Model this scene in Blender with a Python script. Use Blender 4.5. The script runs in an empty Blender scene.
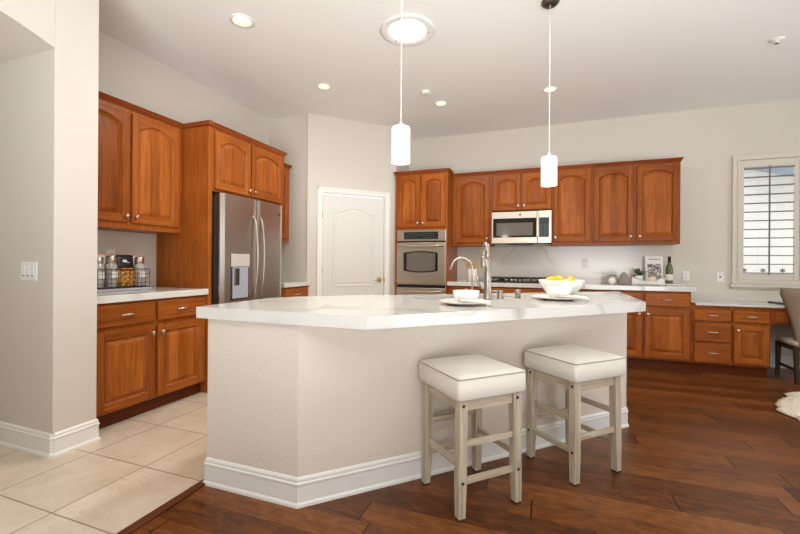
import bpy, bmesh, math, random
from mathutils import Vector, Matrix
random.seed(7)
PI = math.pi
scene = bpy.context.scene
COL = scene.collection

# ------------------------------------------------------------------ camera
F_PX, YAW, HORIZON, ROLL, EYE = 399.83, .3521, 263.68, .007, 1.1427
cd = bpy.data.cameras.new('camera'); cam = bpy.data.objects.new('camera', cd); COL.objects.link(cam)
cd.sensor_fit = 'HORIZONTAL'; cd.sensor_width = 36.0; cd.lens = F_PX / 800 * 36.0
cd.shift_y = (HORIZON - 267.0) / 800.0
cd.clip_start = .02
fw = Vector((-math.sin(YAW), math.cos(YAW), 0)); rt = Vector((math.cos(YAW), math.sin(YAW), 0)); up = Vector((0, 0, 1))
rt2 = rt * math.cos(ROLL) + up * math.sin(ROLL); up2 = -rt * math.sin(ROLL) + up * math.cos(ROLL)
R = Matrix((rt2, up2, -fw)).transposed().to_4x4()
cam.matrix_world = Matrix.Translation((0, 0, EYE)) @ R
scene.camera = cam

# ------------------------------------------------------------------ world, lights, exposure
w = bpy.data.worlds.new('world'); scene.world = w; w.use_nodes = True
wn = w.node_tree.nodes; bg = wn['Background']
bg.inputs['Color'].default_value = (.86, .93, 1.0, 1); bg.inputs['Strength'].default_value = 3.0
vs = scene.view_settings
vs.view_transform = 'Standard'; vs.look = 'None'; vs.gamma = 1.0; vs.exposure = 0.04; vs.use_curve_mapping = False
try: scene.cycles.use_denoising = True
except Exception: pass

def area(name, loc, target, sx, sy, energy, color=(1, 1, 1), spread=180):
    l = bpy.data.lights.new(name, 'AREA'); l.shape = 'RECTANGLE'; l.size = sx; l.size_y = sy; l.energy = energy; l.color = color; l.spread = math.radians(spread)
    o = bpy.data.objects.new(name, l); COL.objects.link(o); o.location = loc
    o.rotation_euler = (Vector(target) - Vector(loc)).to_track_quat('-Z', 'Y').to_euler()
    return o
area('ceiling_fill_rear', (0.8, -1.7, 0.7), (0.2, 0.2, 3.0), 4.0, 2.2, 180, (.91, .97, 1), 110)  # added lamp aimed up as ceiling fill, no fixture stands there
area('ceiling_fill_right', (4.2, 0.6, 0.7), (2.2, 1.2, 3.0), 1.4, 3.0, 38, (.93, .975, 1), 110)  # second added fill lamp, brightens the ceiling from the right
area('window_light_rear', (1.4, -3.3, 1.6), (0.6, 4, 1.2), 2.4, 1.4, 9, (.93, .975, 1))
area('window_light_right', (4.9, 3.2, 1.6), (-.5, 2.2, .8), 2.2, 1.5, 31, (.84, .94, 1))
area('garden_daylight', (3.4, 6.45, 3.2), (3.4, 7.3, 1.6), 4.0, .5, 20, (.95, .98, 1))

# ------------------------------------------------------------------ materials
def lin(c):
    return tuple(((v / 255) / 12.92 if v / 255 <= .04045 else ((v / 255 + .055) / 1.055) ** 2.4) for v in c)
class NT:
    def __init__(s, name):
        s.m = bpy.data.materials.new(name); s.m.use_nodes = True; s.t = s.m.node_tree; s.n = s.t.nodes; s.b = s.n['Principled BSDF']
    def add(s, t, **kw):
        n = s.n.new(t)
        for k, v in kw.items(): setattr(n, k, v)
        return n
    def link(s, a, b): s.t.links.new(a, b)
    def math(s, op, a, b=None, c=None):
        n = s.add('ShaderNodeMath', operation=op)
        for i, v in enumerate((a, b, c)):
            if v is None: continue
            if isinstance(v, (int, float)): n.inputs[i].default_value = v
            else: s.link(v, n.inputs[i])
        return n.outputs[0]
    def mix(s, f, a, b, blend='MIX'):
        n = s.add('ShaderNodeMix', data_type='RGBA', blend_type=blend)
        for i, v in ((0, f), (6, a), (7, b)):
            if isinstance(v, (int, float)): n.inputs[i].default_value = v
            elif isinstance(v, tuple): n.inputs[i].default_value = (*v[:3], 1)
            else: s.link(v, n.inputs[i])
        return n.outputs[2]
    def noise(s, vec, scale, detail=3, rough=.5, dist=0):
        n = s.add('ShaderNodeTexNoise'); n.inputs['Scale'].default_value = scale; n.inputs['Detail'].default_value = detail
        n.inputs['Roughness'].default_value = rough; n.inputs['Distortion'].default_value = dist
        if vec is not None: s.link(vec, n.inputs['Vector'])
        return n.outputs['Fac']
    def ramp(s, f, stops):
        n = s.add('ShaderNodeValToRGB'); e = n.color_ramp.elements
        while len(e) < len(stops): e.new(.5)
        for el, (p, c) in zip(e, stops): el.position = p; el.color = (*c, 1) if isinstance(c, tuple) else (c, c, c, 1)
        s.link(f, n.inputs[0]); return n.outputs[0]
    def coords(s, kind='Object'): return s.add('ShaderNodeTexCoord').outputs[kind]
    def mapv(s, vec, scale=(1, 1, 1), loc=(0, 0, 0)):
        n = s.add('ShaderNodeMapping'); n.inputs['Scale'].default_value = scale; n.inputs['Location'].default_value = loc
        s.link(vec, n.inputs['Vector']); return n.outputs[0]
    def bump(s, h, strength, dist=.01):
        n = s.add('ShaderNodeBump'); n.inputs['Strength'].default_value = strength; n.inputs['Distance'].default_value = dist
        s.link(h, n.inputs['Height']); s.link(n.outputs[0], s.b.inputs['Normal'])
    def rnd(s): return s.add('ShaderNodeObjectInfo').outputs['Random']
    def white(s, a, b=None):
        n = s.add('ShaderNodeTexWhiteNoise', noise_dimensions='2D' if b is not None else '1D')
        if b is None: s.link(a, n.inputs['W'])
        else:
            c = s.add('ShaderNodeCombineXYZ'); s.link(a, c.inputs[0]); s.link(b, c.inputs[1]); s.link(c.outputs[0], n.inputs['Vector'])
        return n.outputs['Value']
    def set(s, color=None, rough=None, metal=None, **kw):
        if color is not None:
            if isinstance(color, tuple): s.b.inputs['Base Color'].default_value = (*color, 1)
            else: s.link(color, s.b.inputs['Base Color'])
        if rough is not None: s.b.inputs['Roughness'].default_value = rough
        if metal is not None: s.b.inputs['Metallic'].default_value = metal
        for k, v in kw.items(): s.b.inputs[k.replace('_', ' ')].default_value = v
        return s

def mat_plain(name, c, rough=.5, metal=0, var=.04, scale=40, bump=0, **kw):
    t = NT(name); col = lin(c); v = t.coords()
    f = t.noise(v, scale, 2)
    t.set(t.mix(f, tuple(x * (1 - var) for x in col), tuple(min(1, x * (1 + var)) for x in col)), rough, metal, **kw)
    if bump: t.bump(f, bump)
    return t.m

def mat_wood(name, dark, mid, light, axis='z', planks=0, rough=.36):
    """grain along one object axis; each object gets its own tone; optional glued staves of different tone"""
    t = NT(name); v = t.coords(); r = t.rnd()
    off = t.add('ShaderNodeVectorMath', operation='ADD'); cx = t.add('ShaderNodeCombineXYZ')
    rr = t.math('MULTIPLY', r, 37.0)
    for i in range(3): t.link(rr, cx.inputs[i])
    t.link(v, off.inputs[0]); t.link(cx.outputs[0], off.inputs[1])
    s = {'x': (1.3, 26, 26), 'z': (26, 26, 1.3), 'y': (26, 1.3, 26)}[axis]
    g = t.noise(t.mapv(off.outputs[0], s), 1.6, 5, .62, .6)
    fine = t.noise(t.mapv(off.outputs[0], tuple(x * 5 for x in s)), 1.5, 2, .5)
    blotch = t.noise(off.outputs[0], 3.0, 2, .5)
    f = t.math('ADD', t.math('MULTIPLY', g, .7), t.math('MULTIPLY', fine, .3))
    f = t.math('ADD', f, t.math('MULTIPLY', t.math('SUBTRACT', blotch, .5), .28))
    f = t.math('ADD', f, t.math('MULTIPLY', t.math('SUBTRACT', r, .5), .16))
    if planks:
        sp = t.add('ShaderNodeSeparateXYZ'); t.link(v, sp.inputs[0])
        idx = t.math('FLOOR', t.math('ADD', t.math('DIVIDE', sp.outputs[0], planks), t.math('MULTIPLY', r, 3.3)))
        f = t.math('ADD', f, t.math('MULTIPLY', t.math('SUBTRACT', t.white(idx, rr), .5), .2))
    c = t.ramp(f, [(.16, dark), (.5, mid), (.86, light)])
    t.set(c, rough); t.b.inputs['Specular IOR Level'].default_value = .17; t.b.inputs['Coat Weight'].default_value = .03; t.b.inputs['Coat Roughness'].default_value = .25
    t.bump(f, .05, .004)
    return t.m
WD, WM, WL = lin((98, 46, 12)), lin((152, 80, 28)), lin((194, 112, 46))
M = {}
M['wood'] = mat_wood('cherry_wood_upright', WD, WM, WL, 'z')
M['wood_panel'] = mat_wood('cherry_wood_staves', WD, WM, WL, 'z', planks=.085)
M['wood_h'] = mat_wood('cherry_wood_level', WD, WM, WL, 'x')
M['wood_crown'] = mat_wood('cherry_wood_moulding', lin((88, 38, 10)), lin((134, 64, 26)), lin((168, 92, 44)), 'x')
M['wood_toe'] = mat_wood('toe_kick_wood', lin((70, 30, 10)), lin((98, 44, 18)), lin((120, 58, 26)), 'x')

def mat_paint(name, c, bump=.12, rough=.6, scale=170):
    t = NT(name); v = t.coords(); col = lin(c)
    n = t.noise(v, scale, 2, .55); big = t.noise(v, 1.3, 2)
    t.set(t.mix(big, tuple(x * .985 for x in col), tuple(min(1, x * 1.015) for x in col)), rough)
    t.bump(n, bump, .004); return t.m
M['paint'] = mat_paint('warm_white_wall_paint', (212, 203, 191), .22)
M['ceiling'] = mat_paint('ceiling_paint', (241, 238, 233), .3, .7, 120)
M['trim'] = mat_plain('white_trim_paint', (236, 232, 226), .35, var=.01)
M['door_paint'] = mat_plain('white_door_paint', (222, 218, 212), .4, var=.01)
M['island_paint'] = mat_paint('textured_island_paint', (224, 212, 199), .5, .6, 95)

def mat_marble(name, base, vein, scale=1.1, rough=.08, thr=.028, loc=(0, 0, 0)):
    t = NT(name); v = t.mapv(t.coords(), (1, 1, 1), loc)
    n = t.add('ShaderNodeTexNoise'); n.inputs['Scale'].default_value = 2.2; n.inputs['Detail'].default_value = 3; t.link(v, n.inputs['Vector'])
    off = t.add('ShaderNodeVectorMath', operation='MULTIPLY_ADD'); t.link(n.outputs['Color'], off.inputs[0]); off.inputs[1].default_value = (.5, .5, .5); t.link(v, off.inputs[2])
    a = t.noise(off.outputs[0], scale, 1.5, .45)
    d = t.math('ABSOLUTE', t.math('SUBTRACT', a, .5))
    line = t.ramp(d, [(0, 1.0), (thr * .4, .55), (thr, 0.0)])
    msk = t.ramp(t.noise(v, 1.4, 1), [(.42, 0.0), (.6, 1.0)])
    cloud = t.noise(v, 1.7, 3)
    b = t.mix(cloud, tuple(x * .95 for x in lin(base)), lin(base))
    t.set(t.mix(t.math('MULTIPLY', t.math('MULTIPLY', line, msk), .75), b, lin(vein)), rough); t.b.inputs['Specular IOR Level'].default_value = .75
    return t.m
M['marble'] = mat_marble('white_quartz_grey_veins', (224, 220, 214), (158, 150, 140))
M['marble_wall'] = mat_marble('white_quartz_splash', (218, 208, 195), (150, 136, 122), 1.25, .15, .02, (3.1, 1.2, .4))

def mat_steel(name, c, rough=.28, axis='z'):
    t = NT(name); v = t.coords(); s = {'x': (1, 160, 160), 'z': (160, 160, 1)}[axis]
    n = t.noise(t.mapv(v, s), 2, 2)
    col = lin(c); t.set(t.mix(n, tuple(x * .9 for x in col), col), rough, 1.0)
    t.bump(n, .02, .001); return t.m
M['steel'] = mat_steel('brushed_steel_upright', (200, 192, 184), .3)
M['steel_h'] = mat_steel('brushed_steel_level', (204, 192, 178), .3, 'x')
M['steel_dark'] = mat_steel('dark_steel', (120, 112, 106), .35)
M['nickel'] = mat_plain('satin_nickel', (172, 162, 150), .33, 1.0, var=.03)
M['knob_nickel'] = mat_plain('bright_nickel_knob', (208, 200, 190), .28, 1.0, var=.03)
M['brass'] = mat_plain('polished_brass', (212, 168, 86), .22, 1.0, var=.03)
M['black'] = mat_plain('black_plastic', (18, 17, 17), .35)
M['iron'] = mat_plain('cast_iron', (28, 26, 25), .55)
M['dark_glass'] = mat_plain('dark_oven_glass', (36, 32, 30), .06, var=.02)
M['grey_glass'] = mat_plain('smoky_window', (112, 104, 96), .08, var=.03)
M['white_ceramic'] = mat_plain('white_glazed_ceramic', (240, 238, 234), .12, var=.01)
M['plastic'] = mat_plain('white_plastic', (236, 232, 226), .35, var=.01)
M['slot'] = mat_plain('dark_slot', (60, 54, 48), .5)
M['grey_dispenser'] = mat_plain('grey_dispenser_plastic', (170, 170, 180), .3)
M['leather'] = mat_plain('cream_faux_leather', (226, 219, 208), .42, var=.03, scale=240, bump=.12)
M['piping'] = mat_plain('taupe_piping', (172, 158, 138), .5)
M['bolt'] = mat_plain('black_bolt', (30, 26, 24), .35)
M['rubber'] = mat_plain('dark_rubber_foot', (40, 34, 30), .7)
M['white_shade'] = None
M['napkin'] = mat_plain('linen_napkin', (226, 217, 202), .85, var=.06, scale=300, bump=.2)
M['plate'] = mat_plain('stoneware_plate', (226, 220, 210), .25, var=.03)
M['plate_rim'] = mat_plain('grey_stoneware', (176, 166, 152), .3, var=.05)
M['fur'] = mat_plain('ivory_fur', (228, 218, 200), .95, var=.15, scale=90)
M['chair_fabric'] = mat_plain('taupe_upholstery', (146, 126, 106), .85, var=.08, scale=260, bump=.2)
M['seat_fabric'] = mat_plain('light_grey_upholstery', (196, 184, 170), .85, var=.08, scale=260, bump=.2)
M['chair_leg'] = mat_wood('dark_chair_wood', lin((36, 26, 20)), lin((62, 46, 36)), lin((84, 64, 50)), 'z')
M['knee_shadow'] = mat_paint('shaded_wall_paint', (196, 190, 182), .1)  # wall paint with the knee-space shade in its grey, not assigned anywhere
M['threshold'] = mat_wood('walnut_strip', lin((58, 28, 16)), lin((86, 46, 28)), lin((112, 64, 40)), 'y', rough=.3)
M['fridge_side'] = mat_plain('fridge_side_dark_grey', (52, 44, 42), .4)
M['stucco'] = mat_plain('white_stucco', (240, 238, 232), .9, var=.14, scale=30, bump=.8)
M['eave'] = mat_plain('blue_grey_eave', (150, 164, 184), .7)

def mat_whitewash(axis):
    t = NT('whitewashed_wood_' + axis); v = t.coords(); r = t.math('MULTIPLY', t.rnd(), 23.0)
    cx = t.add('ShaderNodeCombineXYZ'); [t.link(r, cx.inputs[i]) for i in range(3)]
    ad = t.add('ShaderNodeVectorMath', operation='ADD'); t.link(v, ad.inputs[0]); t.link(cx.outputs[0], ad.inputs[1])
    g = t.noise(t.mapv(ad.outputs[0], tuple(3 if a == axis else 55 for a in 'xyz')), 1.4, 4, .6, .4)
    t.set(t.ramp(g, [(.28, lin((148, 132, 110))), (.5, lin((186, 171, 148))), (.75, lin((204, 191, 170)))]), .55); t.bump(g, .1, .003); return t.m
M['whitewash'] = mat_whitewash('z'); M['whitewash_x'] = mat_whitewash('x'); M['whitewash_y'] = mat_whitewash('y')

def mat_floor_wood():
    t = NT('hickory_plank_floor'); v = t.coords(); sp = t.add('ShaderNodeSeparateXYZ'); t.link(v, sp.inputs[0])
    X, Y = sp.outputs[0], sp.outputs[1]
    row_f = t.math('DIVIDE', t.math('SUBTRACT', Y, 2.49), .147)
    row = t.math('FLOOR', row_f); fr = t.math('SUBTRACT', row_f, row)
    pos = t.math('ADD', t.math('DIVIDE', X, 1.25), t.math('MULTIPLY', t.white(row), 7.0))
    idx = t.math('FLOOR', pos); fx = t.math('SUBTRACT', pos, idx)
    tone = t.white(row, idx)
    sh = t.add('ShaderNodeCombineXYZ'); t.link(t.math('ADD', X, t.math('MULTIPLY', tone, 19.0)), sh.inputs[0]); t.link(Y, sh.inputs[1]); t.link(tone, sh.inputs[2])
    g = t.noise(t.mapv(sh.outputs[0], (2.0, 30, 1)), 1.5, 6, .65, 1.2)
    mott = t.noise(t.mapv(sh.outputs[0], (5, 13, 1)), 2.0, 5, .68, .6)
    f = t.math('ADD', t.math('MULTIPLY', g, .38), t.math('MULTIPLY', mott, .62))
    f = t.math('ADD', f, t.math('MULTIPLY', t.math('SUBTRACT', tone, .5), .22))
    c = t.ramp(f, [(.24, lin((46, 21, 6))), (.42, lin((86, 45, 17))), (.56, lin((114, 65, 28))), (.76, lin((146, 91, 45)))])
    e1 = t.math('LESS_THAN', fr, .022); e2 = t.math('LESS_THAN', fx, .0055)
    gap = t.math('MAXIMUM', t.math('MULTIPLY', e1, .75), e2)
    t.set(t.mix(gap, c, lin((26, 10, 4))), .3); t.b.inputs['Specular IOR Level'].default_value = .30
    rgh = t.add('ShaderNodeMapRange'); t.link(mott, rgh.inputs[0]); rgh.inputs[3].default_value = .24; rgh.inputs[4].default_value = .42
    t.link(rgh.outputs[0], t.b.inputs['Roughness'])
    h = t.math('SUBTRACT', t.math('ADD', t.math('MULTIPLY', g, .3), t.math('MULTIPLY', mott, .5)), t.math('MULTIPLY', gap, .8))
    t.bump(h, .25, .004); return t.m
M['floor_wood'] = mat_floor_wood()

def mat_tile():
    t = NT('travertine_tile'); v = t.coords(); sp = t.add('ShaderNodeSeparateXYZ'); t.link(v, sp.inputs[0])
    def cell(o, a, s):
        q = t.math('DIVIDE', t.math('SUBTRACT', o, a), s); i = t.math('FLOOR', q); return i, t.math('SUBTRACT', q, i)
    ix, fx = cell(sp.outputs[0], -2.102, .443); iy, fy = cell(sp.outputs[1], 1.161, .444)
    tone = t.white(ix, iy)
    sh = t.add('ShaderNodeCombineXYZ'); t.link(sp.outputs[0], sh.inputs[0]); t.link(sp.outputs[1], sh.inputs[1]); t.link(t.math('MULTIPLY', tone, 9.0), sh.inputs[2])
    cl = t.noise(sh.outputs[0], 3.2, 5, .6, .8); pit = t.noise(t.mapv(sh.outputs[0], (34, 60, 1)), 1.0, 4, .65, .5)
    f = t.math('ADD', cl, t.math('MULTIPLY', t.math('SUBTRACT', tone, .5), .12))
    c = t.ramp(f, [(.25, lin((196, 176, 150))), (.5, lin((208, 191, 168))), (.75, lin((218, 204, 184)))])
    c = t.mix(t.math('MULTIPLY', t.math('GREATER_THAN', pit, .635), .34), c, lin((160, 130, 96)))
    def edge(q): return t.math('MAXIMUM', t.math('LESS_THAN', q, .009), t.math('GREATER_THAN', q, .991))
    gap = t.math('MAXIMUM', edge(fx), edge(fy))
    t.set(t.mix(gap, c, lin((150, 130, 106))), .3); t.bump(t.math('SUBTRACT', 1.0, gap), .4, .003); return t.m
M['tile'] = mat_tile()

def mat_emit(name, c, strength, base=(255, 255, 255)):
    t = NT(name); t.set(lin(base), .4); t.b.inputs['Emission Color'].default_value = (*lin(c), 1); t.b.inputs['Emission Strength'].default_value = strength
    return t.m
M['lamp_warm'] = mat_emit('recessed_bulb', (255, 216, 140), 1.7)
M['lamp_white'] = mat_emit('sun_tunnel_glow', (255, 255, 252), 6.0)
M['shade_glow'] = mat_emit('lit_pendant_glass', (255, 240, 216), .30, (250, 246, 238))
M['display'] = mat_emit('oven_display', (190, 200, 190), .25, (60, 60, 58))

def mat_glass(name, c=(255, 255, 255), rough=.0):
    t = NT(name); t.set(lin(c), rough); t.b.inputs['Transmission Weight'].default_value = 1.0; t.b.inputs['IOR'].default_value = 1.45; return t.m
M['glass'] = mat_glass('clear_glass')
def mat_pane():
    t = NT('window_pane'); tr = t.add('ShaderNodeBsdfTransparent'); gl = t.add('ShaderNodeBsdfGlossy'); gl.inputs['Roughness'].default_value = .02
    mx = t.add('ShaderNodeMixShader'); mx.inputs[0].default_value = .06; t.link(tr.outputs[0], mx.inputs[1]); t.link(gl.outputs[0], mx.inputs[2])
    t.link(mx.outputs[0], t.n['Material Output'].inputs['Surface']); return t.m
M['pane'] = mat_pane()

# ------------------------------------------------------------------ mesh builder
class MB:
    def __init__(s): s.bm = bmesh.new()
    def _merge(s, b, mi, mtx=None, smooth=False):
        if mtx is not None: bmesh.ops.transform(b, matrix=mtx, verts=b.verts)
        for f in b.faces: f.material_index = mi; f.smooth = smooth
        me = bpy.data.meshes.new('t'); b.to_mesh(me); b.free(); s.bm.from_mesh(me); bpy.data.meshes.remove(me)
    def box(s, x0, x1, y0, y1, z0, z1, bev=0, seg=1, mi=0, mtx=None, smooth=False):
        b = bmesh.new(); bmesh.ops.create_cube(b, size=1)
        for v in b.verts: v.co = ((x0 + x1) / 2 + v.co.x * (x1 - x0), (y0 + y1) / 2 + v.co.y * (y1 - y0), (z0 + z1) / 2 + v.co.z * (z1 - z0))
        if bev: bmesh.ops.bevel(b, geom=b.edges[:], offset=bev, segments=seg, affect='EDGES', profile=.5)
        s._merge(b, mi, mtx, smooth); return s
    def prism(s, poly, a, c, axis='z', mi=0, mtx=None, bev=0):
        """extrude a 2-D polygon from a to c along axis; poly coords are the two other axes in order"""
        b = bmesh.new()
        def P(u, v, t): return {'z': (u, v, t), 'y': (u, t, v), 'x': (t, u, v)}[axis]
        lo = [b.verts.new(P(u, v, a)) for u, v in poly]; hi = [b.verts.new(P(u, v, c)) for u, v in poly]; n = len(poly)
        b.faces.new(lo); b.faces.new(hi)
        for i in range(n): b.faces.new((lo[i], lo[(i + 1) % n], hi[(i + 1) % n], hi[i]))
        bmesh.ops.recalc_face_normals(b, faces=b.faces)
        if bev: bmesh.ops.bevel(b, geom=b.edges[:], offset=bev, segments=1, affect='EDGES')
        s._merge(b, mi, mtx); return s
    def loft(s, rings, mi=0, cap0=True, cap1=True, smooth=False, closed=True, mtx=None):
        b = bmesh.new(); vr = [[b.verts.new(p) for p in r] for r in rings]; n = len(rings[0])
        for a, c in zip(vr, vr[1:]):
            for i in range(n if closed else n - 1):
                try: b.faces.new((a[i], a[(i + 1) % n], c[(i + 1) % n], c[i]))
                except ValueError: pass
        if cap0: b.faces.new(vr[0])
        if cap1: b.faces.new(vr[-1])
        bmesh.ops.recalc_face_normals(b, faces=b.faces)
        s._merge(b, mi, mtx, smooth); return s
    def lathe(s, prof, cx=0, cy=0, cz=0, n=24, mi=0, smooth=True, mtx=None):
        rings = [[(cx + max(r, 1e-4) * math.cos(2 * PI * k / n), cy + max(r, 1e-4) * math.sin(2 * PI * k / n), cz + z) for k in range(n)] for r, z in prof]
        return s.loft(rings, mi, True, True, smooth, True, mtx)
    def tube(s, pts, r, n=10, mi=0, smooth=True):
        pts = [Vector(p) for p in pts]; rr = r if isinstance(r, (list, tuple)) else [r] * len(pts); rings = []
        prev = None
        for i, p in enumerate(pts):
            d = (pts[min(i + 1, len(pts) - 1)] - pts[max(i - 1, 0)]).normalized()
            if prev is None:
                a = Vector((0, 0, 1)) if abs(d.z) < .9 else Vector((1, 0, 0)); u = d.cross(a).normalized()
            else: u = (prev - d * prev.dot(d)).normalized()
            prev = u; v = d.cross(u)
            rings.append([tuple(p + (u * math.cos(2 * PI * k / n) + v * math.sin(2 * PI * k / n)) * rr[i]) for k in range(n)])
        return s.loft(rings, mi, True, True, smooth)
    def ball(s, c, r, sx=1, sy=1, sz=1, mi=0, seg=16, rot=None):
        b = bmesh.new(); bmesh.ops.create_uvsphere(b, u_segments=seg, v_segments=seg // 2 + 2, radius=r)
        m = Matrix.Translation(c) @ (rot if rot is not None else Matrix()) @ Matrix.Diagonal((sx, sy, sz, 1))
        s._merge(b, mi, m, True); return s
    def build(s, name, mats, parent=None, loc=None, rotz=None):
        me = bpy.data.meshes.new(name); s.bm.to_mesh(me); s.bm.free()
        for m in (mats if isinstance(mats, (list, tuple)) else [mats]): me.materials.append(m)
        return link(name, me, parent, loc, rotz)
def link(name, me, parent=None, loc=None, rotz=None):
    o = bpy.data.objects.new(name, me); COL.objects.link(o)
    if parent: o.parent = parent
    if loc is not None: o.location = loc
    if rotz is not None: o.rotation_euler = (0, 0, rotz)
    return o
def tag(o, label, cat, group=None):
    o['label'] = label; o['category'] = cat
    if group: o['group'] = group
    return o
def thing(name, label, cat, loc=(0, 0, 0), rotz=0, group=None):
    o = bpy.data.objects.new(name, None); COL.objects.link(o); o.location = loc; o.rotation_euler = (0, 0, rotz); o.empty_display_size = .1
    return tag(o, label, cat, group)
def struct(o): o['kind'] = 'structure'; return o
def copy_tree(o, parent=None):
    c = o.copy(); COL.objects.link(c)
    if parent: c.parent = parent
    for ch in list(o.children): copy_tree(ch, c)
    return c
def arc(cx, cz, r, a0, a1, n): return [(cx + r * math.cos(a0 + (a1 - a0) * k / n), cz + r * math.sin(a0 + (a1 - a0) * k / n)) for k in range(n + 1)]

# ------------------------------------------------------------------ room dimensions
XW, YW, ZC = -3.41, 5.716, 3.012          # left wall face, back wall face, ceiling
XL, YB = -2.80, 5.106                      # base cabinet faces
XCOL, YCOL0, YCOL1 = -2.700, 1.492, 1.735  # entry column

# ------------------------------------------------------------------ the shell
struct(MB().box(-1.655, 5.2, -3.6, 6.0, -.05, 0).build('floor_wood', M['floor_wood']))
struct(MB().box(-5.0, -1.655, -3.6, 6.0, -.05, 0).build('floor_tile', M['tile']))
struct(MB().box(-5.0, 5.2, -3.6, 6.0, ZC, ZC + .12).build('ceiling', M['ceiling']))
struct(MB().box(XW - .12, XW, YCOL1 - .01, 4.30, 0, ZC).build('wall_left', M['paint']))
struct(MB().box(XW - .12, -2.80, 4.30, 4.42, 0, ZC).build('wall_alcove', M['paint']))
# window opening in the back wall
WX0, WX1, WZ0, WZ1 = 2.083, 3.28, 1.0, 2.36
b = MB().box(-2.2, WX0, YW, YW + .16, 0, ZC).box(WX1, 5.2, YW, YW + .16, 0, ZC).box(WX0, WX1, YW, YW + .16, 0, WZ0).box(WX0, WX1, YW, YW + .16, WZ1, ZC)
struct(b.build('wall_back', M['paint']))
# pantry wall at 45 degrees, with its doorway (local x along the wall from (-2.797,4.295))
PD0, PD1, PDZ = .165, 1.035, 2.045
b = MB().box(-.02, PD0, 0, .11, 0, ZC).box(PD1, 1.195, 0, .11, 0, ZC).box(PD0, PD1, 0, .11, PDZ, ZC)
struct(b.build('wall_pantry', M['paint'], None, (-2.797, 4.295, 0), PI / 4))
struct(MB().box(-2.12, -1.970, 5.150, YW + .01, 0, ZC).build('wall_nook', M['paint']))
# entry column and the arched header over the passage beside it
struct(MB().box(-4.6, XCOL, YCOL0, YCOL1, 0, ZC, bev=.003, seg=1).build('wall_entry', M['paint']))
arch = [(YCOL0 - .0005, ZC), (YCOL0 - .0005, 2.385)] + [(YCOL0 - .001 - .40 * k / 10, 2.385 + .085 * math.sin(k / 10 * PI / 2)) for k in range(11)] + [(.6, 2.50), (.1, 2.51), (-.4, 2.50), (-1.2, 2.385), (-1.2, ZC)]
struct(MB().prism(arch, -3.9, XCOL, 'x').build('wall_header', M['paint']))
struct(MB().box(-2.95, XCOL, -3.6, -1.2, 0, ZC).build('wall_passage', M['paint']))
struct(MB().box(-4.72, -4.6, -3.6, 1.75, 0, ZC).build('wall_hall', M['paint']))
# far sides of the room (behind and right of the camera) with wide window openings
b = MB().box(-4.6, .2, -3.6, -3.45, 0, ZC).box(2.6, 5.2, -3.6, -3.45, 0, ZC).box(.2, 2.6, -3.6, -3.45, 2.3, ZC).box(.2, 2.6, -3.6, -3.45, 0, .9)
struct(b.build('wall_rear', M['paint']))
b = MB().box(5.05, 5.2, -3.45, 2.2, 0, ZC).box(5.05, 5.2, 4.2, 5.72, 0, ZC).box(5.05, 5.2, 2.2, 4.2, 2.3, ZC).box(5.05, 5.2, 2.2, 4.2, 0, .9)
struct(b.build('wall_right', M['paint']))
struct(MB().box(-1.678, -1.634, -3.4, 1.62, 0, .012, bev=.004).build('trim_1', M['threshold']))

# baseboards: profile (offset from wall, height)
BBP = [(.017, 0), (.016, .012), (.009, .022), (.009, .096), (.0125, .101), (.0125, .110), (.008, .114), (.008, .126), (.004, .134), (.001, .138)]
def baseboard_path(name, pts, prof=BBP, parent=None):
    """pts: floor polyline, the room on the right-hand side of travel"""
    P = [Vector(p) for p in pts]; rings = []
    for off, z in [(-.0, 0)] + prof + [(-.0, prof[-1][1])]:
        ring = []
        for i, p in enumerate(P):
            ds = []
            if i > 0: ds.append((P[i] - P[i - 1]).normalized())
            if i < len(P) - 1: ds.append((P[i + 1] - P[i]).normalized())
            ns = [Vector((d.y, -d.x)) for d in ds]
            n = ns[0] if len(ns) == 1 else (ns[0] + ns[1]) / (1 + ns[0].dot(ns[1]))
            q = p + n * off; ring.append((q.x, q.y, z))
        rings.append(ring)
    return MB().loft(rings, closed=False, cap0=False, cap1=False).build(name, M['trim'], parent)
struct(baseboard_path('baseboard_entry', [(-4.55, YCOL0), (XCOL - .014, YCOL0), (XCOL, YCOL0 + .014), (XCOL, YCOL1), (-2.735, YCOL1)]))
struct(baseboard_path('baseboard_back', [(2.15, YW), (5.0, YW)]))

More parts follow.
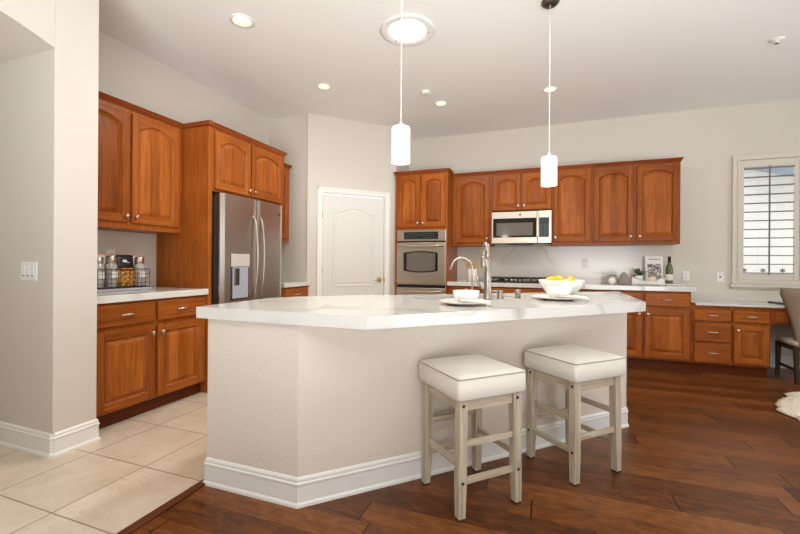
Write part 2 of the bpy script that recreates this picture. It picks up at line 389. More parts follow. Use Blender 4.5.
# ------------------------------------------------------------------ cabinet kit (local: x along the face, y into the wall, front at y = 0)
def door_outline(w, h, a, d, arch_on, seg=12):
    """closed outline of the panel opening, inset by d"""
    x0, x1, z0 = a + d, w - a - d, a + d
    zt = h - a - d
    pts = [(x0, z0), (x1, z0)]
    if not arch_on: return pts + [(x1, zt)] + [(x1 + (x0 - x1) * k / (seg + 2), zt) for k in range(1, seg + 2)] + [(x0, zt)]
    rise = min(.052, .16 * (w - 2 * a)); zs = h - a - d - rise; sh = .012
    cx = w / 2; half = (x1 - x0) / 2 - sh; Rr = (half * half + rise * rise) / (2 * rise)
    pts.append((x1, zs))
    for k in range(seg + 1):
        t = 1 - 2 * k / seg; xx = t * half; pts.append((cx + xx, zs + math.sqrt(Rr * Rr - xx * xx) - (Rr - rise)))
    return pts + [(x0, zs)]
DOORS = {}
def door_meshes(w, h, arch_on):
    key = (round(w, 3), round(h, 3), arch_on)
    if key in DOORS: return DOORS[key]
    a, T = .056, .021; o = door_outline(w, h, a, 0, arch_on)
    m = MB()
    m.box(0, a, -T, 0, 0, h, bev=.0035).box(w - a, w, -T, 0, 0, h, bev=.0035)
    m.box(a, w - a, -T + .0006, 0, 0, a, bev=.002, mi=1)
    top = o[2:]                                            # right spring ... left spring
    m.prism([(a, h - .0005), (w - a, h - .0005)] + top, -T + .0006, 0, 'y', mi=1)
    # sticking: a small sloped lip running round the opening
    o1 = door_outline(w, h, a, .011, arch_on)
    m.loft([[(x, -T + .002, z) for x, z in o], [(x, -.006, z) for x, z in o1]], cap0=False, cap1=False)
    me = bpy.data.meshes.new('door'); m.bm.to_mesh(me); m.bm.free(); me.materials.append(M['wood']); me.materials.append(M['wood_h'])
    p = MB(); O = lambda d: door_outline(w, h, a, d, arch_on)
    p.loft([[(x, -.001, z) for x, z in O(-.004)], [(x, -.0045, z) for x, z in O(.006)], [(x, -.0055, z) for x, z in O(.012)], [(x, -.0175, z) for x, z in O(.038)], [(x, -.019, z) for x, z in O(.043)]])
    pe = bpy.data.meshes.new('raised_panel'); p.bm.to_mesh(pe); p.bm.free(); pe.materials.append(M['wood_panel'])
    DOORS[key] = (me, pe); return DOORS[key]
def make_knob_mesh():
    m = MB(); prof = [(.0075, 0), (.0065, .004), (.0055, .012), (.010, .016), (.0145, .020), (.0155, .024), (.0135, .028), (.007, .030), (0, .0305)]
    m.lathe(prof, n=16, mtx=Matrix.Rotation(PI / 2, 4, 'X'))
    me = bpy.data.meshes.new('knob'); m.bm.to_mesh(me); m.bm.free(); me.materials.append(M['knob_nickel']); return me
KNOB = make_knob_mesh()
def make_pull_mesh():
    m = MB(); pts = [(-.048, 0, 0), (-.046, -.012, 0), (-.036, -.022, .001), (-.018, -.027, .002), (0, -.0285, .002), (.018, -.027, .002), (.036, -.022, .001), (.046, -.012, 0), (.048, 0, 0)]
    m.tube(pts, [.0055, .005, .005, .006, .0065, .006, .005, .005, .0055], 10)
    me = bpy.data.meshes.new('handle'); m.bm.to_mesh(me); m.bm.free(); me.materials.append(M['knob_nickel']); return me
PULL = make_pull_mesh()
def add_door(cab, x0, z0, w, h, knob='r', top=False, arch_on=True):
    me, pe = door_meshes(w, h, arch_on)
    d = link('door', me, cab, (x0, -.0015, z0))
    link('raised_panel', pe, d)
    kx = w - .028 if knob == 'r' else .028; kz = h - .055 if top else .05
    link('knob', KNOB, d, (kx, -.0205, kz)); return d
def add_drawer(cab, x0, z0, w, h, pull=True):
    d = MB().box(0, w, -.02, 0, 0, h, bev=.006, seg=2).build('drawer', M['wood_h'], cab, (x0, -.0015, z0))
    if pull: link('handle', PULL, d, (w / 2, -.0195, h / 2))
    return d
def crown(cab, W, D, z, l=True, r=True, h=.048, out=.026):
    prof = [(0, 0), (.006, .003), (.008, .012), (.020, .02), (.034, .038), (.044, .046), (.05, .05), (.05, .06), (0, .06)]
    rings = []
    for o, zz in prof:
        o *= out / .05; zz = z - .012 + zz * (h + .0) / .06
        L = o if l else -.0; Rr = o if r else -.0
        dr_ = r if isinstance(r, float) else D
        rings.append([(-L, D, zz), (-L, -o, zz), (W + Rr, -o, zz), (W + Rr, dr_, zz), (W, dr_ + 1e-4, zz), (W, D + 2e-4, zz)])
    return MB().loft(rings).build('crown_molding', M['wood_crown'], cab)
def cabinet(name, label, loc, rotz, W, D, z0, z1, toe=False, stuff=None, group=None, wood='wood'):
    c = thing(name, label, 'cabinet', loc, rotz, group)
    body = MB()
    body.box(0, W, 0, D, z0, z1, bev=.0015)
    body.build('body', M[wood], c)
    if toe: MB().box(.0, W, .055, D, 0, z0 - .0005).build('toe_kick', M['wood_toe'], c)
    return c
RL = PI / 2     # rotation for cabinets standing on the left wall: local x -> +y, local -y -> +x
CB = .862       # carcass top / counter underside

# ---- left wall
c = cabinet('base_cabinet', 'cherry base cabinet with two drawers and two doors beside the white entry column', (XL, 1.738, 0), RL, .960, .60, .105, CB, True)
add_drawer(c, .040, .697, .425, .148); add_drawer(c, .490, .697, .425, .148)
add_door(c, .040, .118, .425, .548, 'r', True, False); add_door(c, .490, .118, .425, .548, 'l', True, False)
c = cabinet('wall_cabinet', 'two-door cherry wall cabinet above the wire basket by the entry column', (XW + .335, 1.738, 0), RL, .952, .33, 1.40, 2.342)
add_door(c, .025, 1.448, .432, .860, 'r'); add_door(c, .480, 1.448, .425, .860, 'l')
crown(c, .952, .33, 2.342, False, False)
tag(MB().box(XW + .002, -2.778, 2.700, 2.742, 0, 2.342, bev=.002).build('refrigerator_side_panel', M['wood']), 'tall flat cherry side panel on the left of the steel refrigerator', 'panel')
c = cabinet('refrigerator_cabinet', 'two-door cherry cabinet directly over the steel refrigerator', (-2.78, 2.743, 0), RL, 1.026, .62, 1.775, 2.342)
add_door(c, .018, 1.798, .445, .512, 'r'); add_door(c, .484, 1.798, .485, .512, 'l')
cr = crown(c, 1.026, .62, 2.342, False, True)
# moulding returns along the tall side panel
tag(MB().box(XW + .315, -2.757, 2.686, 2.7415, 2.3425, 2.385, bev=.006).build('crown_return', M['wood_crown']), 'short cherry crown moulding along the top of the tall refrigerator side panel', 'moulding')
c = cabinet('wall_cabinet', 'narrow cherry wall cabinet in the alcove right of the refrigerator, edge-on', (XW + .335, 3.775, 0), RL, .500, .33, 1.40, 2.342)
add_door(c, .03, 1.448, .44, .860, 'l'); crown(c, .500, .33, 2.342, False, True)
c = cabinet('base_cabinet', 'small cherry base cabinet with one drawer right of the refrigerator', (XL, 3.775, 0), RL, .522, .60, .105, CB, True)
add_drawer(c, .03, .697, .46, .148); add_door(c, .03, .118, .46, .548, 'l', True, False)

# ---- back wall: tower and uppers
TW = (-1.94, -1.214)
c = cabinet('oven_tower_cabinet', 'tall cherry cabinet housing the steel wall ovens, two arched doors on top', (TW[0], YB - .02, 0), 0, TW[1] - TW[0], .61, .105, 2.348, True)
add_door(c, .030, 1.632, .322, .69, 'r'); add_door(c, .372, 1.632, .322, .69, 'l')
crown(c, TW[1] - TW[0], .61, 2.348, True, .235)
YU = YW - .332
def upper(name, label, x0, x1, z0, z1): return cabinet(name, label, (x0, YU, 0), 0, x1 - x0, .33, z0, z1)
ZU = 2.338
c = upper('wall_cabinet', 'single-door cherry wall cabinet between the oven tower and the microwave', -1.212, -.690, 1.39, ZU)
add_door(c, .048, 1.432, .442, .872, 'r'); crown(c, .522, .33, ZU, False, False)
c = upper('wall_cabinet', 'short two-door cherry cabinet directly above the microwave', -.689, .052, 1.838, ZU)
add_door(c, .014, 1.850, .350, .455, 'r'); add_door(c, .382, 1.850, .350, .455, 'l'); crown(c, .740, .33, ZU, False, False)
c = upper('wall_cabinet', 'single-door cherry wall cabinet just right of the microwave, behind the pendant', .053, .510, 1.39, ZU)
add_door(c, .016, 1.432, .422, .872, 'l'); crown(c, .456, .33, ZU, False, False)
c = upper('wall_cabinet', 'two-door cherry wall cabinet at the right end of the back wall row', .511, 1.425, 1.39, ZU)
add_door(c, .020, 1.432, .420, .872, 'r'); add_door(c, .478, 1.432, .416, .872, 'l'); crown(c, .914, .33, ZU, False, True)

# ---- back wall: base units
def base(name, label, x0, x1, z1=CB, wood='wood'): return cabinet(name, label, (x0, YB, 0), 0, x1 - x0, .60, .105, z1, True, wood=wood)
c = base('base_cabinet', 'cherry base cabinet between the wall ovens and the cooktop', -1.212, -.720)
add_drawer(c, .03, .697, .45, .148); add_door(c, .03, .118, .45, .548, 'r', True, False)
c = base('base_cabinet', 'cherry base cabinet directly below the gas cooktop', -.719, .070)
add_drawer(c, .03, .697, .725, .148, False); add_door(c, .03, .118, .355, .548, 'r', True, False); add_door(c, .40, .118, .355, .548, 'l', True, False)
c = base('base_cabinet', 'cherry base cabinet right of the cooktop, mostly hidden by the island', .071, .520)
add_drawer(c, .03, .697, .39, .148); add_door(c, .03, .118, .39, .548, 'r', True, False)
c = base('base_cabinet', 'cherry base cabinet with two drawers over two doors at the end of the marble counter', .521, 1.455)
add_drawer(c, .03, .697, .440, .143); add_drawer(c, .500, .697, .412, .143)
add_door(c, .03, .130, .440, .530, 'r', True, False); add_door(c, .500, .130, .412, .530, 'l', True, False)
ZD = .722
c = base('desk_cabinet', 'low cherry desk cabinet with a column of three drawers', 1.457, 1.812, ZD)
add_drawer(c, .024, .562, .320, .115); add_drawer(c, .024, .345, .320, .195); add_drawer(c, .024, .124, .320, .200)
c = base('desk_cabinet', 'low cherry desk cabinet with one drawer over one door beside the knee space', 1.813, 2.133, ZD)
add_drawer(c, .008, .562, .300, .115); add_door(c, .014, .130, .290, .405, 'l', True, False)
c = thing('desk_drawer_unit', 'shallow cherry pencil drawer under the desk top above the knee space', 'drawer', (2.134, YB, 0))
MB().box(0, 1.0, 0, .5, .558, ZD, bev=.002).build('body', M['wood_h'], c)
add_drawer(c, .03, .580, .86, .105)
c = base('desk_cabinet', 'low cherry desk cabinet beyond the knee space, under the window', 3.136, 3.6, ZD)
add_drawer(c, .03, .562, .40, .115); add_door(c, .03, .130, .40, .405, 'l', True, False)

# ------------------------------------------------------------------ counters and splashbacks
CT = .914
def counter(name, label, boxes, z0=CB + .001, z1=CT):
    m = MB()
    for x0, x1, y0, y1 in boxes: m.box(x0, x1, y0, y1, z0, z1, bev=.003)
    return tag(m.build(name, M['marble']), label, 'countertop')
counter('countertop', 'white marble countertop on the cabinet beside the entry column, holding the wire basket', [(XW + .001, XL + .035, 1.737, 2.6985)])
counter('countertop', 'short white marble countertop in the alcove right of the refrigerator', [(XW + .001, XL + .03, 3.775, 4.297)])
counter('countertop', 'long white marble countertop along the back wall under the microwave', [(-1.212, 1.49, YB - .038, YW - .001)])
tag(MB().box(1.4925, 3.64, YB - .03, YW - .001, ZD + .001, ZD + .022, bev=.002).build('countertop', M['marble']), 'thin white marble top of the low desk under the window', 'countertop')
tag(MB().box(XW + .001, XW + .013, 1.74, 2.6985, CT + .001, 1.399).build('backsplash', M['marble_wall']), 'grey-veined marble splashback behind the wire basket', 'backsplash')
tag(MB().box(-1.211, 1.46, YW - .014, YW - .001, CT + .001, 1.389).build('backsplash', M['marble_wall']), 'long grey-veined marble splashback behind the cooktop', 'backsplash')
tag(MB().box(XW + .33, -2.815, 4.286, 4.299, CT + .001, 1.085).build('backsplash', M['marble_wall']), 'low marble splashback strip in the alcove by the pantry door', 'backsplash')

# ------------------------------------------------------------------ island
IP = [(-1.640, 1.597), (-1.090, 1.597), (.536, 3.223), (.536, 3.86), (-.86, 2.80), (-1.50, 2.33), (-1.640, 2.10)]
isl = thing('kitchen_island', 'big angled off-white kitchen island in the middle of the room', 'island', (0, 0, 0))
MB().loft([[(x, y, z) for x, y in IP] for z in (0, CB - .006)], cap0=False, cap1=False).build('body', M['island_paint'], isl)
baseboard_path('baseboard', [IP[6], IP[0], IP[1], IP[2], IP[3]], parent=isl)
CP = [(-1.690, 1.568), (-.728, 1.568), (.580, 2.870), (.590, 3.925), (-.886, 2.852), (-1.580, 2.328), (-1.690, 2.140)]
def uv(s, t): return ((s - t) / 2, (s + t) / 2)        # s = x+y, t = y-x
SK = [uv(1.70, 3.14), uv(2.75, 3.14), uv(2.75, 3.52), uv(1.70, 3.52)]
bmi = bmesh.new()
def ring_at(z, P): return [bmi.verts.new((x, y, z)) for x, y in P]
z0, z1 = CB - .005, CT
ot, ob, it, ib = ring_at(z1, CP), ring_at(z0, CP), ring_at(z1, SK), ring_at(z0, SK)
def loop_edges(r): return [bmi.edges.new((r[i], r[(i + 1) % len(r)])) for i in range(len(r))]
e1 = loop_edges(ot) + loop_edges(it); e2 = loop_edges(ob) + loop_edges(ib)
bmesh.ops.triangle_fill(bmi, edges=e1, use_beauty=True); bmesh.ops.triangle_fill(bmi, edges=e2, use_beauty=True)
for a, c2 in ((ot, ob), (it, ib)):
    for i in range(len(a)): bmi.faces.new((a[i], a[(i + 1) % len(a)], c2[(i + 1) % len(a)], c2[i]))
bmesh.ops.recalc_face_normals(bmi, faces=bmi.faces)
me = bpy.data.meshes.new('countertop'); bmi.to_mesh(me); bmi.free(); me.materials.append(M['marble'])
tag(link('countertop', me), 'wide white marble island top with mitred edge and grey veins', 'countertop')

# ------------------------------------------------------------------ sink and taps on the island
ctr = Vector(uv(2.225, 3.33)); A45 = PI / 4
sk = thing('sink', 'undermount steel sink cut into the white island top', 'sink', (ctr.x, ctr.y, CT - .058), A45)
L2, W2 = 1.05 / 2 / 2 ** .5 * 1.0 , .38 / 2 / 2 ** .5
m = MB(); inn = [(-L2, -W2), (L2, -W2), (L2, W2), (-L2, W2)]
def rc(P, k, z): return [(x + math.copysign(k, x), y + math.copysign(k, y), z) for x, y in P]
m.loft([rc(inn, .02, -.002), rc(inn, .0, -.002), rc(inn, -.012, -.18), rc(inn, -.03, -.2)], cap0=False)
m.build('basin', M['steel_dark'], sk)
MB().lathe([(.0, -.198), (.04, -.198), (.04, -.194), (.03, -.193), (.0, -.196)], n=20).build('drain', M['nickel'], sk)
FX, FY = -.362, 2.640
t = thing('faucet', 'tall brushed nickel pull-down kitchen faucet on the island', 'faucet', (FX, FY, CT + .001))
MB().lathe([(.030, 0), (.030, .006), (.026, .012), (.0245, .10), (.021, .17), (.0185, .20), (.0155, .21), (.0155, .26)], n=20).build('body', M['nickel'], t)
d = Vector((-.35, .94)).normalized(); Rr = .066
pts = [(0, 0, .25), (0, 0, .30)] + [(d.x * (Rr - Rr * math.cos(a)), d.y * (Rr - Rr * math.cos(a)), .30 + Rr * math.sin(a)) for a in [PI * k / 12 for k in range(1, 13)]]
pts += [(d.x * 2 * Rr * 1.01, d.y * 2 * Rr * 1.01, .285)]
MB().tube(pts, .0135, 14).build('spout', M['nickel'], t)
q = pts[-1]
MB().lathe([(.0, .0), (.017, .0), (.0195, .012), (.0185, .05), (.015, .078), (.0125, .082), (0, .082)], q[0], q[1], .205, n=18).build('spray_head', M['nickel'], t)
MB().tube([(-.02, .0, .075), (-.05, .012, .078)], .013, 12).tube([(-.05, .012, .078), (-.062, .014, .10), (-.075, .014, .165)], [.010, .008, .006], 10).build('lever_handle', M['nickel'], t)
MB().ball((.0245 * .3, -.0215, .115), .0045).build('indicator', M['black'], t)
GX, GY = -.445, 2.545
t = thing('filter_faucet', 'slim white gooseneck water filter tap behind the left place setting', 'faucet', (GX, GY, CT + .001))
MB().lathe([(.018, 0), (.018, .005), (.011, .01), (.0105, .05), (.008, .055), (.0, .056)], n=16).build('base', M['nickel'], t)
dd = Vector((-.97, -.25)).normalized(); R1 = .066
pts = [(0, 0, .05), (0, 0, .203)] + [(dd.x * R1 * (1 - math.cos(a)), dd.y * R1 * (1 - math.cos(a)), .203 + R1 * math.sin(a)) for a in [PI * k / 12 for k in range(1, 12)]]
pts += [(pts[-1][0] + dd.x * .012, pts[-1][1] + dd.y * .012, pts[-1][2] - .03)]
MB().tube(pts, .0062, 12).build('spout', M['nickel'], t)
MB().tube([(-.01, 0, .04), (-.036, -.006, .042)], .005, 8).box(-.041, -.033, -.013, -.0, .03, .072, bev=.002).build('lever', M['nickel'], t)
t = thing('soap_dispenser', 'low nickel soap dispenser with side nozzle just right of the tall faucet', 'dispenser', (-.292, 2.735, CT + .001))
MB().lathe([(.021, 0), (.021, .004), (.018, .008), (.0175, .05), (.0165, .056), (0, .057)], n=20).build('body', M['nickel'], t)
MB().tube([(-.01, .0, .046), (-.055, .03, .046), (-.075, .045, .040)], [.008, .007, .006], 10).build('nozzle', M['nickel'], t)
t = thing('air_gap_cap', 'plain nickel air gap cap between the soap dispenser and the lemon bowl', 'cap', (-.186, 2.835, CT + .001))
MB().lathe([(.0205, 0), (.0205, .052), (.019, .057), (0, .058)], n=20).build('cap', M['nickel'], t)
MB().box(-.004, .004, -.0212, -.0195, .02, .034).build('slot', M['slot'], t)

# ------------------------------------------------------------------ place settings and fruit
def plate(label, x, y, r):
    t = thing('dinner_plate', label, 'plate', (x, y, CT + .001), 0, 'plates on the island')
    MB().lathe([(0, 0), (r * .55, 0), (r * .62, .004), (r * .97, .017), (r, .020), (r * .985, .0225), (r * .93, .021), (r * .6, .0095), (0, .008)], n=44).build('dish', M['plate'], t)
    return t
def bowl_mesh(m, r, h, base, wall=.006, n=44):
    return m.lathe([(0, 0), (base * .9, 0), (base, .002), (base + (r - base) * .40, h * .22), (base + (r - base) * .80, h * .62), (r - .002, h - .002), (r - wall * .5, h), (r - wall, h - .002), (base + (r - base) * .77, h * .62), (base + (r - base) * .36, h * .24), (base * .8, .010), (0, .008)], n=n)
def napkin(label, x, y, rot, L=.20, W=.10):
    """folded cloth lying over the rim of the plate and sagging to the counter"""
    m = MB(); n, k = 14, 8; top = []; bot = []
    def hgt(u, v):
        dist = u
        z = .026 + .004 * math.sin(v * 3 + u * 2.1)
        z -= max(0, u - .6) * .020
        return z
    g = [[None] * (k + 1) for _ in range(n + 1)]
    rings = []
    for i in range(n + 1):
        u = i / n; ww = W * (1 - .12 * u); r_t, r_b = [], []
        for j in range(k + 1):
            v = j / k * 2 - 1; xx = (u - .5) * L + .008 * math.sin(3 * v); yy = v * ww / 2
            z = hgt(u, v) + .003 * math.cos(v * 7 + u * 4)
            r_t.append((xx, yy, z + .006)); r_b.append((xx, yy, z))
        rings.append(r_t + r_b[::-1])
    m.loft(rings, smooth=True)
    return tag(m.build('linen_napkin', M['napkin'], None, (x, y, CT + .001), rot), label, 'napkin', 'napkins on the island plates')
P1 = (-.440, 2.245)
plate('stoneware plate under the small white bowl nearest the tall faucet', P1[0], P1[1], .138)
tag(bowl_mesh(MB(), .078, .068, .046).build('cereal_bowl', M['white_ceramic'], None, (P1[0] + .010, P1[1] + .018, CT + .0105)), 'small white bowl on the plate in front of the tall faucet', 'bowl', 'small bowls on plates')
napkin('cream linen napkin folded on the plate near the tall faucet', P1[0] + .075, P1[1] - .045, math.radians(14), .16, .10)
P2 = (.066, 2.825)
plate('stoneware plate under the small bowl in front of the lemon bowl', P2[0], P2[1], .165)
tag(bowl_mesh(MB(), .086, .072, .05).build('cereal_bowl', M['white_ceramic'], None, (P2[0] + .006, P2[1] - .01, CT + .0105)), 'small white bowl on the plate in front of the lemons', 'bowl', 'small bowls on plates')
napkin('cream linen napkin folded on the plate in front of the lemon bowl', P2[0] + .090, P2[1] - .060, math.radians(14), .17, .11)
BW = (.105, 3.330)
tag(bowl_mesh(MB(), .172, .112, .085, .008).build('fruit_bowl', M['white_ceramic'], None, (BW[0], BW[1], CT + .001)), 'large white bowl full of lemons on the island', 'bowl')
def lemon_mat():
    t = NT('lemon_peel'); v = t.coords(); n = t.noise(v, 130, 2); t.set(t.mix(n, lin((236, 176, 10)), lin((252, 208, 32))), .4); t.bump(n, .25, .003); return t.m
LM = lemon_mat()
lem = [(-.078, -.045, .108, .4, 'lemon at the left of the fruit bowl, just over the rim'), (.068, -.04, .109, 1.2, 'lemon at the right of the fruit bowl, just over the rim'),
       (-.012, .02, .113, 2.2, 'lemon in the middle of the fruit bowl between two others'), (-.05, .075, .106, .1, 'lemon at the back of the fruit bowl')]
for dx, dy, dz, ro, lab in lem:
    m = MB(); n = 18; prof = []
    for k in range(n + 1):
        a = PI * k / n; r = .031 * math.sin(a) ** .85; z = -.041 * math.cos(a) * (1 + .12 * abs(math.cos(a)) ** 6); prof.append((r, z))
    m.lathe(prof, n=20, mtx=Matrix.Rotation(ro, 4, 'Z') @ Matrix.Rotation(1.3, 4, 'Y'))
    tag(m.build('lemon', LM, None, (BW[0] + dx, BW[1] + dy, CT + dz)), lab, 'lemon', 'lemons in the fruit bowl')

# ------------------------------------------------------------------ refrigerator (front faces +x)
FXF = -2.675; fy0, fy1, fz1 = 2.750, 3.620, 1.757
fr = thing('refrigerator', 'stainless steel french-door refrigerator with ice and water dispenser', 'refrigerator', (0, 0, 0))
MB().box(XW + .03, FXF - .0805, fy0 + .004, fy1 - .004, .02, fz1 - .02, bev=.004).build('case', M['fridge_side'], fr)
def fridge_front(y0, y1, z0, z1, bulge=.012):
    m = MB(); n = 10; rings = []
    prof = []
    for k in range(n + 1):
        u = k / n; y = y0 + (y1 - y0) * u; yc = (y - (fy0 + fy1) / 2) / ((fy1 - fy0) / 2)
        x = FXF - bulge * yc * yc
        e = min(u, 1 - u) * (y1 - y0)
        if e < .012: x -= .010
        prof.append((x, y))
    poly = [(FXF - .034, y0)] + prof + [(FXF - .034, y1)]
    m.prism(poly, z0, z1, 'z'); m.box(FXF - .08, FXF - .0345, y0 + .002, y1 - .002, z0 + .002, z1 - .002, mi=1); return m
dl = fridge_front(fy0, 3.200, .73, fz1).build('door', [M['steel'], M['fridge_side']], fr)
dr = fridge_front(3.206, fy1, .73, fz1).build('door', [M['steel'], M['fridge_side']], fr)
fd = fridge_front(fy0, fy1, .08, .722).build('freezer_drawer', [M['steel'], M['fridge_side']], fr)
def bow_handle(y, z0, z1, parent, lean=0):
    m = MB(); pts = []
    for k in range(13):
        u = k / 12; z = z0 + (z1 - z0) * u; x = FXF + .012 + .052 * math.sin(PI * u) ** .55 - .012
        pts.append((x, y, z))
    m.tube(pts, [.010] + [.0125] * 11 + [.010], 12)
    return m.build('handle', M['nickel'], parent)
bow_handle(3.155, .79, 1.60, dl); bow_handle(3.250, .79, 1.60, dr)
m = MB().tube([(FXF - .01, fy0 + .1, .62), (FXF + .04, fy0 + .12, .62), (FXF + .045, (fy0 + fy1) / 2, .62), (FXF + .04, fy1 - .12, .62), (FXF - .01, fy1 - .1, .62)], .012, 10)
m.build('handle', M['nickel'], fd)
M['silver_panel'] = mat_plain('silver_dispenser_panel', (196, 190, 182), .35)
dp = MB().box(FXF - .03, FXF + .001, 2.852, 3.095, .80, 1.225, bev=.001).build('dispenser', M['steel_dark'], dl)
b = MB().box(FXF + .003, FXF + .010, 2.855, 3.092, 1.105, 1.222, bev=.002).build('dispenser_panel', M['silver_panel'], dl)
# dispenser recess: curved grey niche
m = MB(); prof = []
for k in range(11):
    a = PI * k / 10; prof.append((FXF + .006 - .0 * math.sin(a), 2.785 + .24 * k / 10))
rings = []
m.box(FXF + .003, FXF + .0065, 2.875, 3.075, .815, 1.10, bev=.001)
m.build('dispenser_recess', M['grey_dispenser'], dl)
MB().box(FXF + .006, FXF + .016, 2.895, 2.955, .935, 1.09, bev=.006, seg=2).build('dispenser_paddle', M['steel_dark'], dl)
MB().lathe([(0, 0), (.018, 0), (.018, .003), (.0, .004)], n=20, mtx=Matrix.Translation((FXF - .008, 3.555, 1.655)) @ Matrix.Rotation(PI / 2, 4, 'Y')).lathe([(.012, .0035), (.013, .0045), (.014, .0035)], n=20, mtx=Matrix.Translation((FXF - .008, 3.555, 1.655)) @ Matrix.Rotation(PI / 2, 4, 'Y')).build('badge', M['steel_dark'], dr)

# ------------------------------------------------------------------ wall ovens
OX0, OX1, OYF = -1.903, -1.230, YB - .022
def oven(label, z0, z1, panel):
    t = thing('wall_oven', label, 'oven', (0, 0, 0))
    MB().box(OX0, OX1, OYF - .012, OYF - .001, z0, z1, bev=.002).build('trim_frame', M['steel_h'], t)
    zt = z1
    if panel:
        cp = MB().box(OX0 + .002, OX1 - .002, OYF - .026, OYF - .0125, z1 - .145, z1 - .002, bev=.003).build('control_panel', M['steel_h'], t)
        MB().box(OX0 + .10, OX1 - .10, OYF - .029, OYF - .0255, z1 - .125, z1 - .028, bev=.002).build('display', M['black'], cp)
        m = MB()
        for rr in range(3):
            for cc in list(range(6)) + list(range(9, 15)):
                m.box(OX0 + .135 + cc * .0265, OX0 + .147 + cc * .0265, OYF - .0305, OYF - .0285, z1 - .108 + rr * .027, z1 - .102 + rr * .027)
        m.box(OX0 + .30, OX0 + .36, OYF - .0305, OYF - .0285, z1 - .072, z1 - .066)
        m.build('key_legends', M['display'], cp)
        MB().lathe([(0, 0), (.010, 0), (.010, .002), (0, .003)], n=14, mtx=Matrix.Translation((OX0 + .04, OYF - .026, z1 - .115)) @ Matrix.Rotation(PI / 2, 4, 'X')).build('badge', M['steel_dark'], cp)
        zt = z1 - .148
    MB().box(OX0 + .004, OX1 - .004, OYF - .020, OYF - .0125, zt - (.026 if panel else .045), zt - .002).build('vent_gap', M['black'], t)
    dz1 = zt - (.022 if panel else .040); dz0 = z0 + .022
    dr = MB().box(OX0 + .002, OX1 - .002, OYF - .040, OYF - .0205, dz0, dz1, bev=.005, seg=2).build('door', M['steel_h'], t)
    # bowed window: arched top and bottom edges
    def bow(x0, x1, za, zb, bw, yy, thick, mat, name, parent):
        n = 12; top = [(x0 + (x1 - x0) * k / n, zb + bw * (1 - (2 * k / n - 1) ** 2)) for k in range(n + 1)]
        bot = [(x1 - (x1 - x0) * k / n, za - bw * (1 - (2 * k / n - 1) ** 2)) for k in range(n + 1)]
        return MB().prism(top + bot, yy, yy + thick, 'y').build(name, mat, parent)
    wt, wb = dz1 - .135, dz1 - .375
    wnd = bow(OX0 + .10, OX1 - .10, wb, wt, .022, OYF - .043, .004, M['dark_glass'], 'window', dr)
    bow(OX0 + .145, OX1 - .135, wb + .012, wt - .012, .018, OYF - .0445, .002, M['grey_glass'], 'window_screen', dr)
    pts = [(OX0 + .03, OYF - .04, dz1 - .035), (OX0 + .05, OYF - .075, dz1 - .04)] + [(OX0 + .05 + (OX1 - OX0 - .10) * k / 8, OYF - .082, dz1 - .04 - .014 * math.sin(PI * k / 8)) for k in range(1, 8)] + [(OX1 - .05, OYF - .075, dz1 - .04), (OX1 - .03, OYF - .04, dz1 - .035)]
    MB().tube(pts, .013, 10).build('handle', M['steel_h'], dr)
    return t
oven('stainless wall oven with black control panel in the tall cherry cabinet', .868, 1.594, True)
oven('lower stainless wall oven half hidden behind the island top', .20, .866, False)

# ------------------------------------------------------------------ microwave
mx0, mx1, mz0, mz1, my0 = -.680, .052, 1.412, 1.818, YW - .405
mw = thing('microwave', 'stainless over-the-range microwave hung under the short cherry cabinet', 'microwave', (0, 0, 0))
MB().box(mx0, mx1, my0 + .02, YW - .003, mz0 + .01, mz1, bev=.003).build('case', M['black'], mw)
xs = mx0 + .565
df = MB().box(mx0, xs, my0 - .02, my0 + .019, mz0, mz1, bev=.005, seg=2).build('door', M['steel_h'], mw)
MB().box(mx0 + .02, xs - .012, my0 - .0235, my0 - .019, mz0 + .075, mz1 - .085, bev=.002).build('window', M['dark_glass'], df)
MB().box(mx0 + .065, xs - .055, my0 - .0248, my0 - .023, mz0 + .10, mz1 - .145).build('window_screen', M['grey_glass'], df)
MB().lathe([(0, 0), (.013, 0), (.013, .002), (0, .003)], n=16, mtx=Matrix.Translation(((mx0 + mx1) / 2 - .01, my0 - .02, mz1 - .042)) @ Matrix.Rotation(PI / 2, 4, 'X')).build('badge', M['steel_dark'], df)
MB().box(xs - .012, xs + .016, my0 - .045, my0 - .024, mz0 + .085, mz1 - .03, bev=.006, seg=2).box(xs - .006, xs + .010, my0 - .026, my0 - .018, mz0 + .10, mz0 + .12).box(xs - .006, xs + .010, my0 - .026, my0 - .018, mz1 - .06, mz1 - .04).build('handle', M['steel_h'], df)
pn = MB().box(xs + .002, mx1, my0 - .02, my0 + .019, mz0, mz1, bev=.005, seg=2).build('control_panel', M['steel_h'], mw)
MB().box(xs + .02, mx1 - .03, my0 - .0235, my0 - .019, mz0 + .075, mz1 - .085, bev=.002).build('keypad', M['black'], pn)
m = MB()
for r_ in range(6):
    for c_ in range(3): m.box(xs + .042 + c_ * .036, xs + .058 + c_ * .036, my0 - .0245, my0 - .0232, mz0 + .10 + r_ * .026, mz0 + .105 + r_ * .026)
m.build('key_legends', M['display'], pn)
MB().box(mx0 + .20, mx1 - .22, my0 + .03, YW - .06, mz0 - .008, mz0 + .012, bev=.003).build('underside_vent', M['black'], mw)

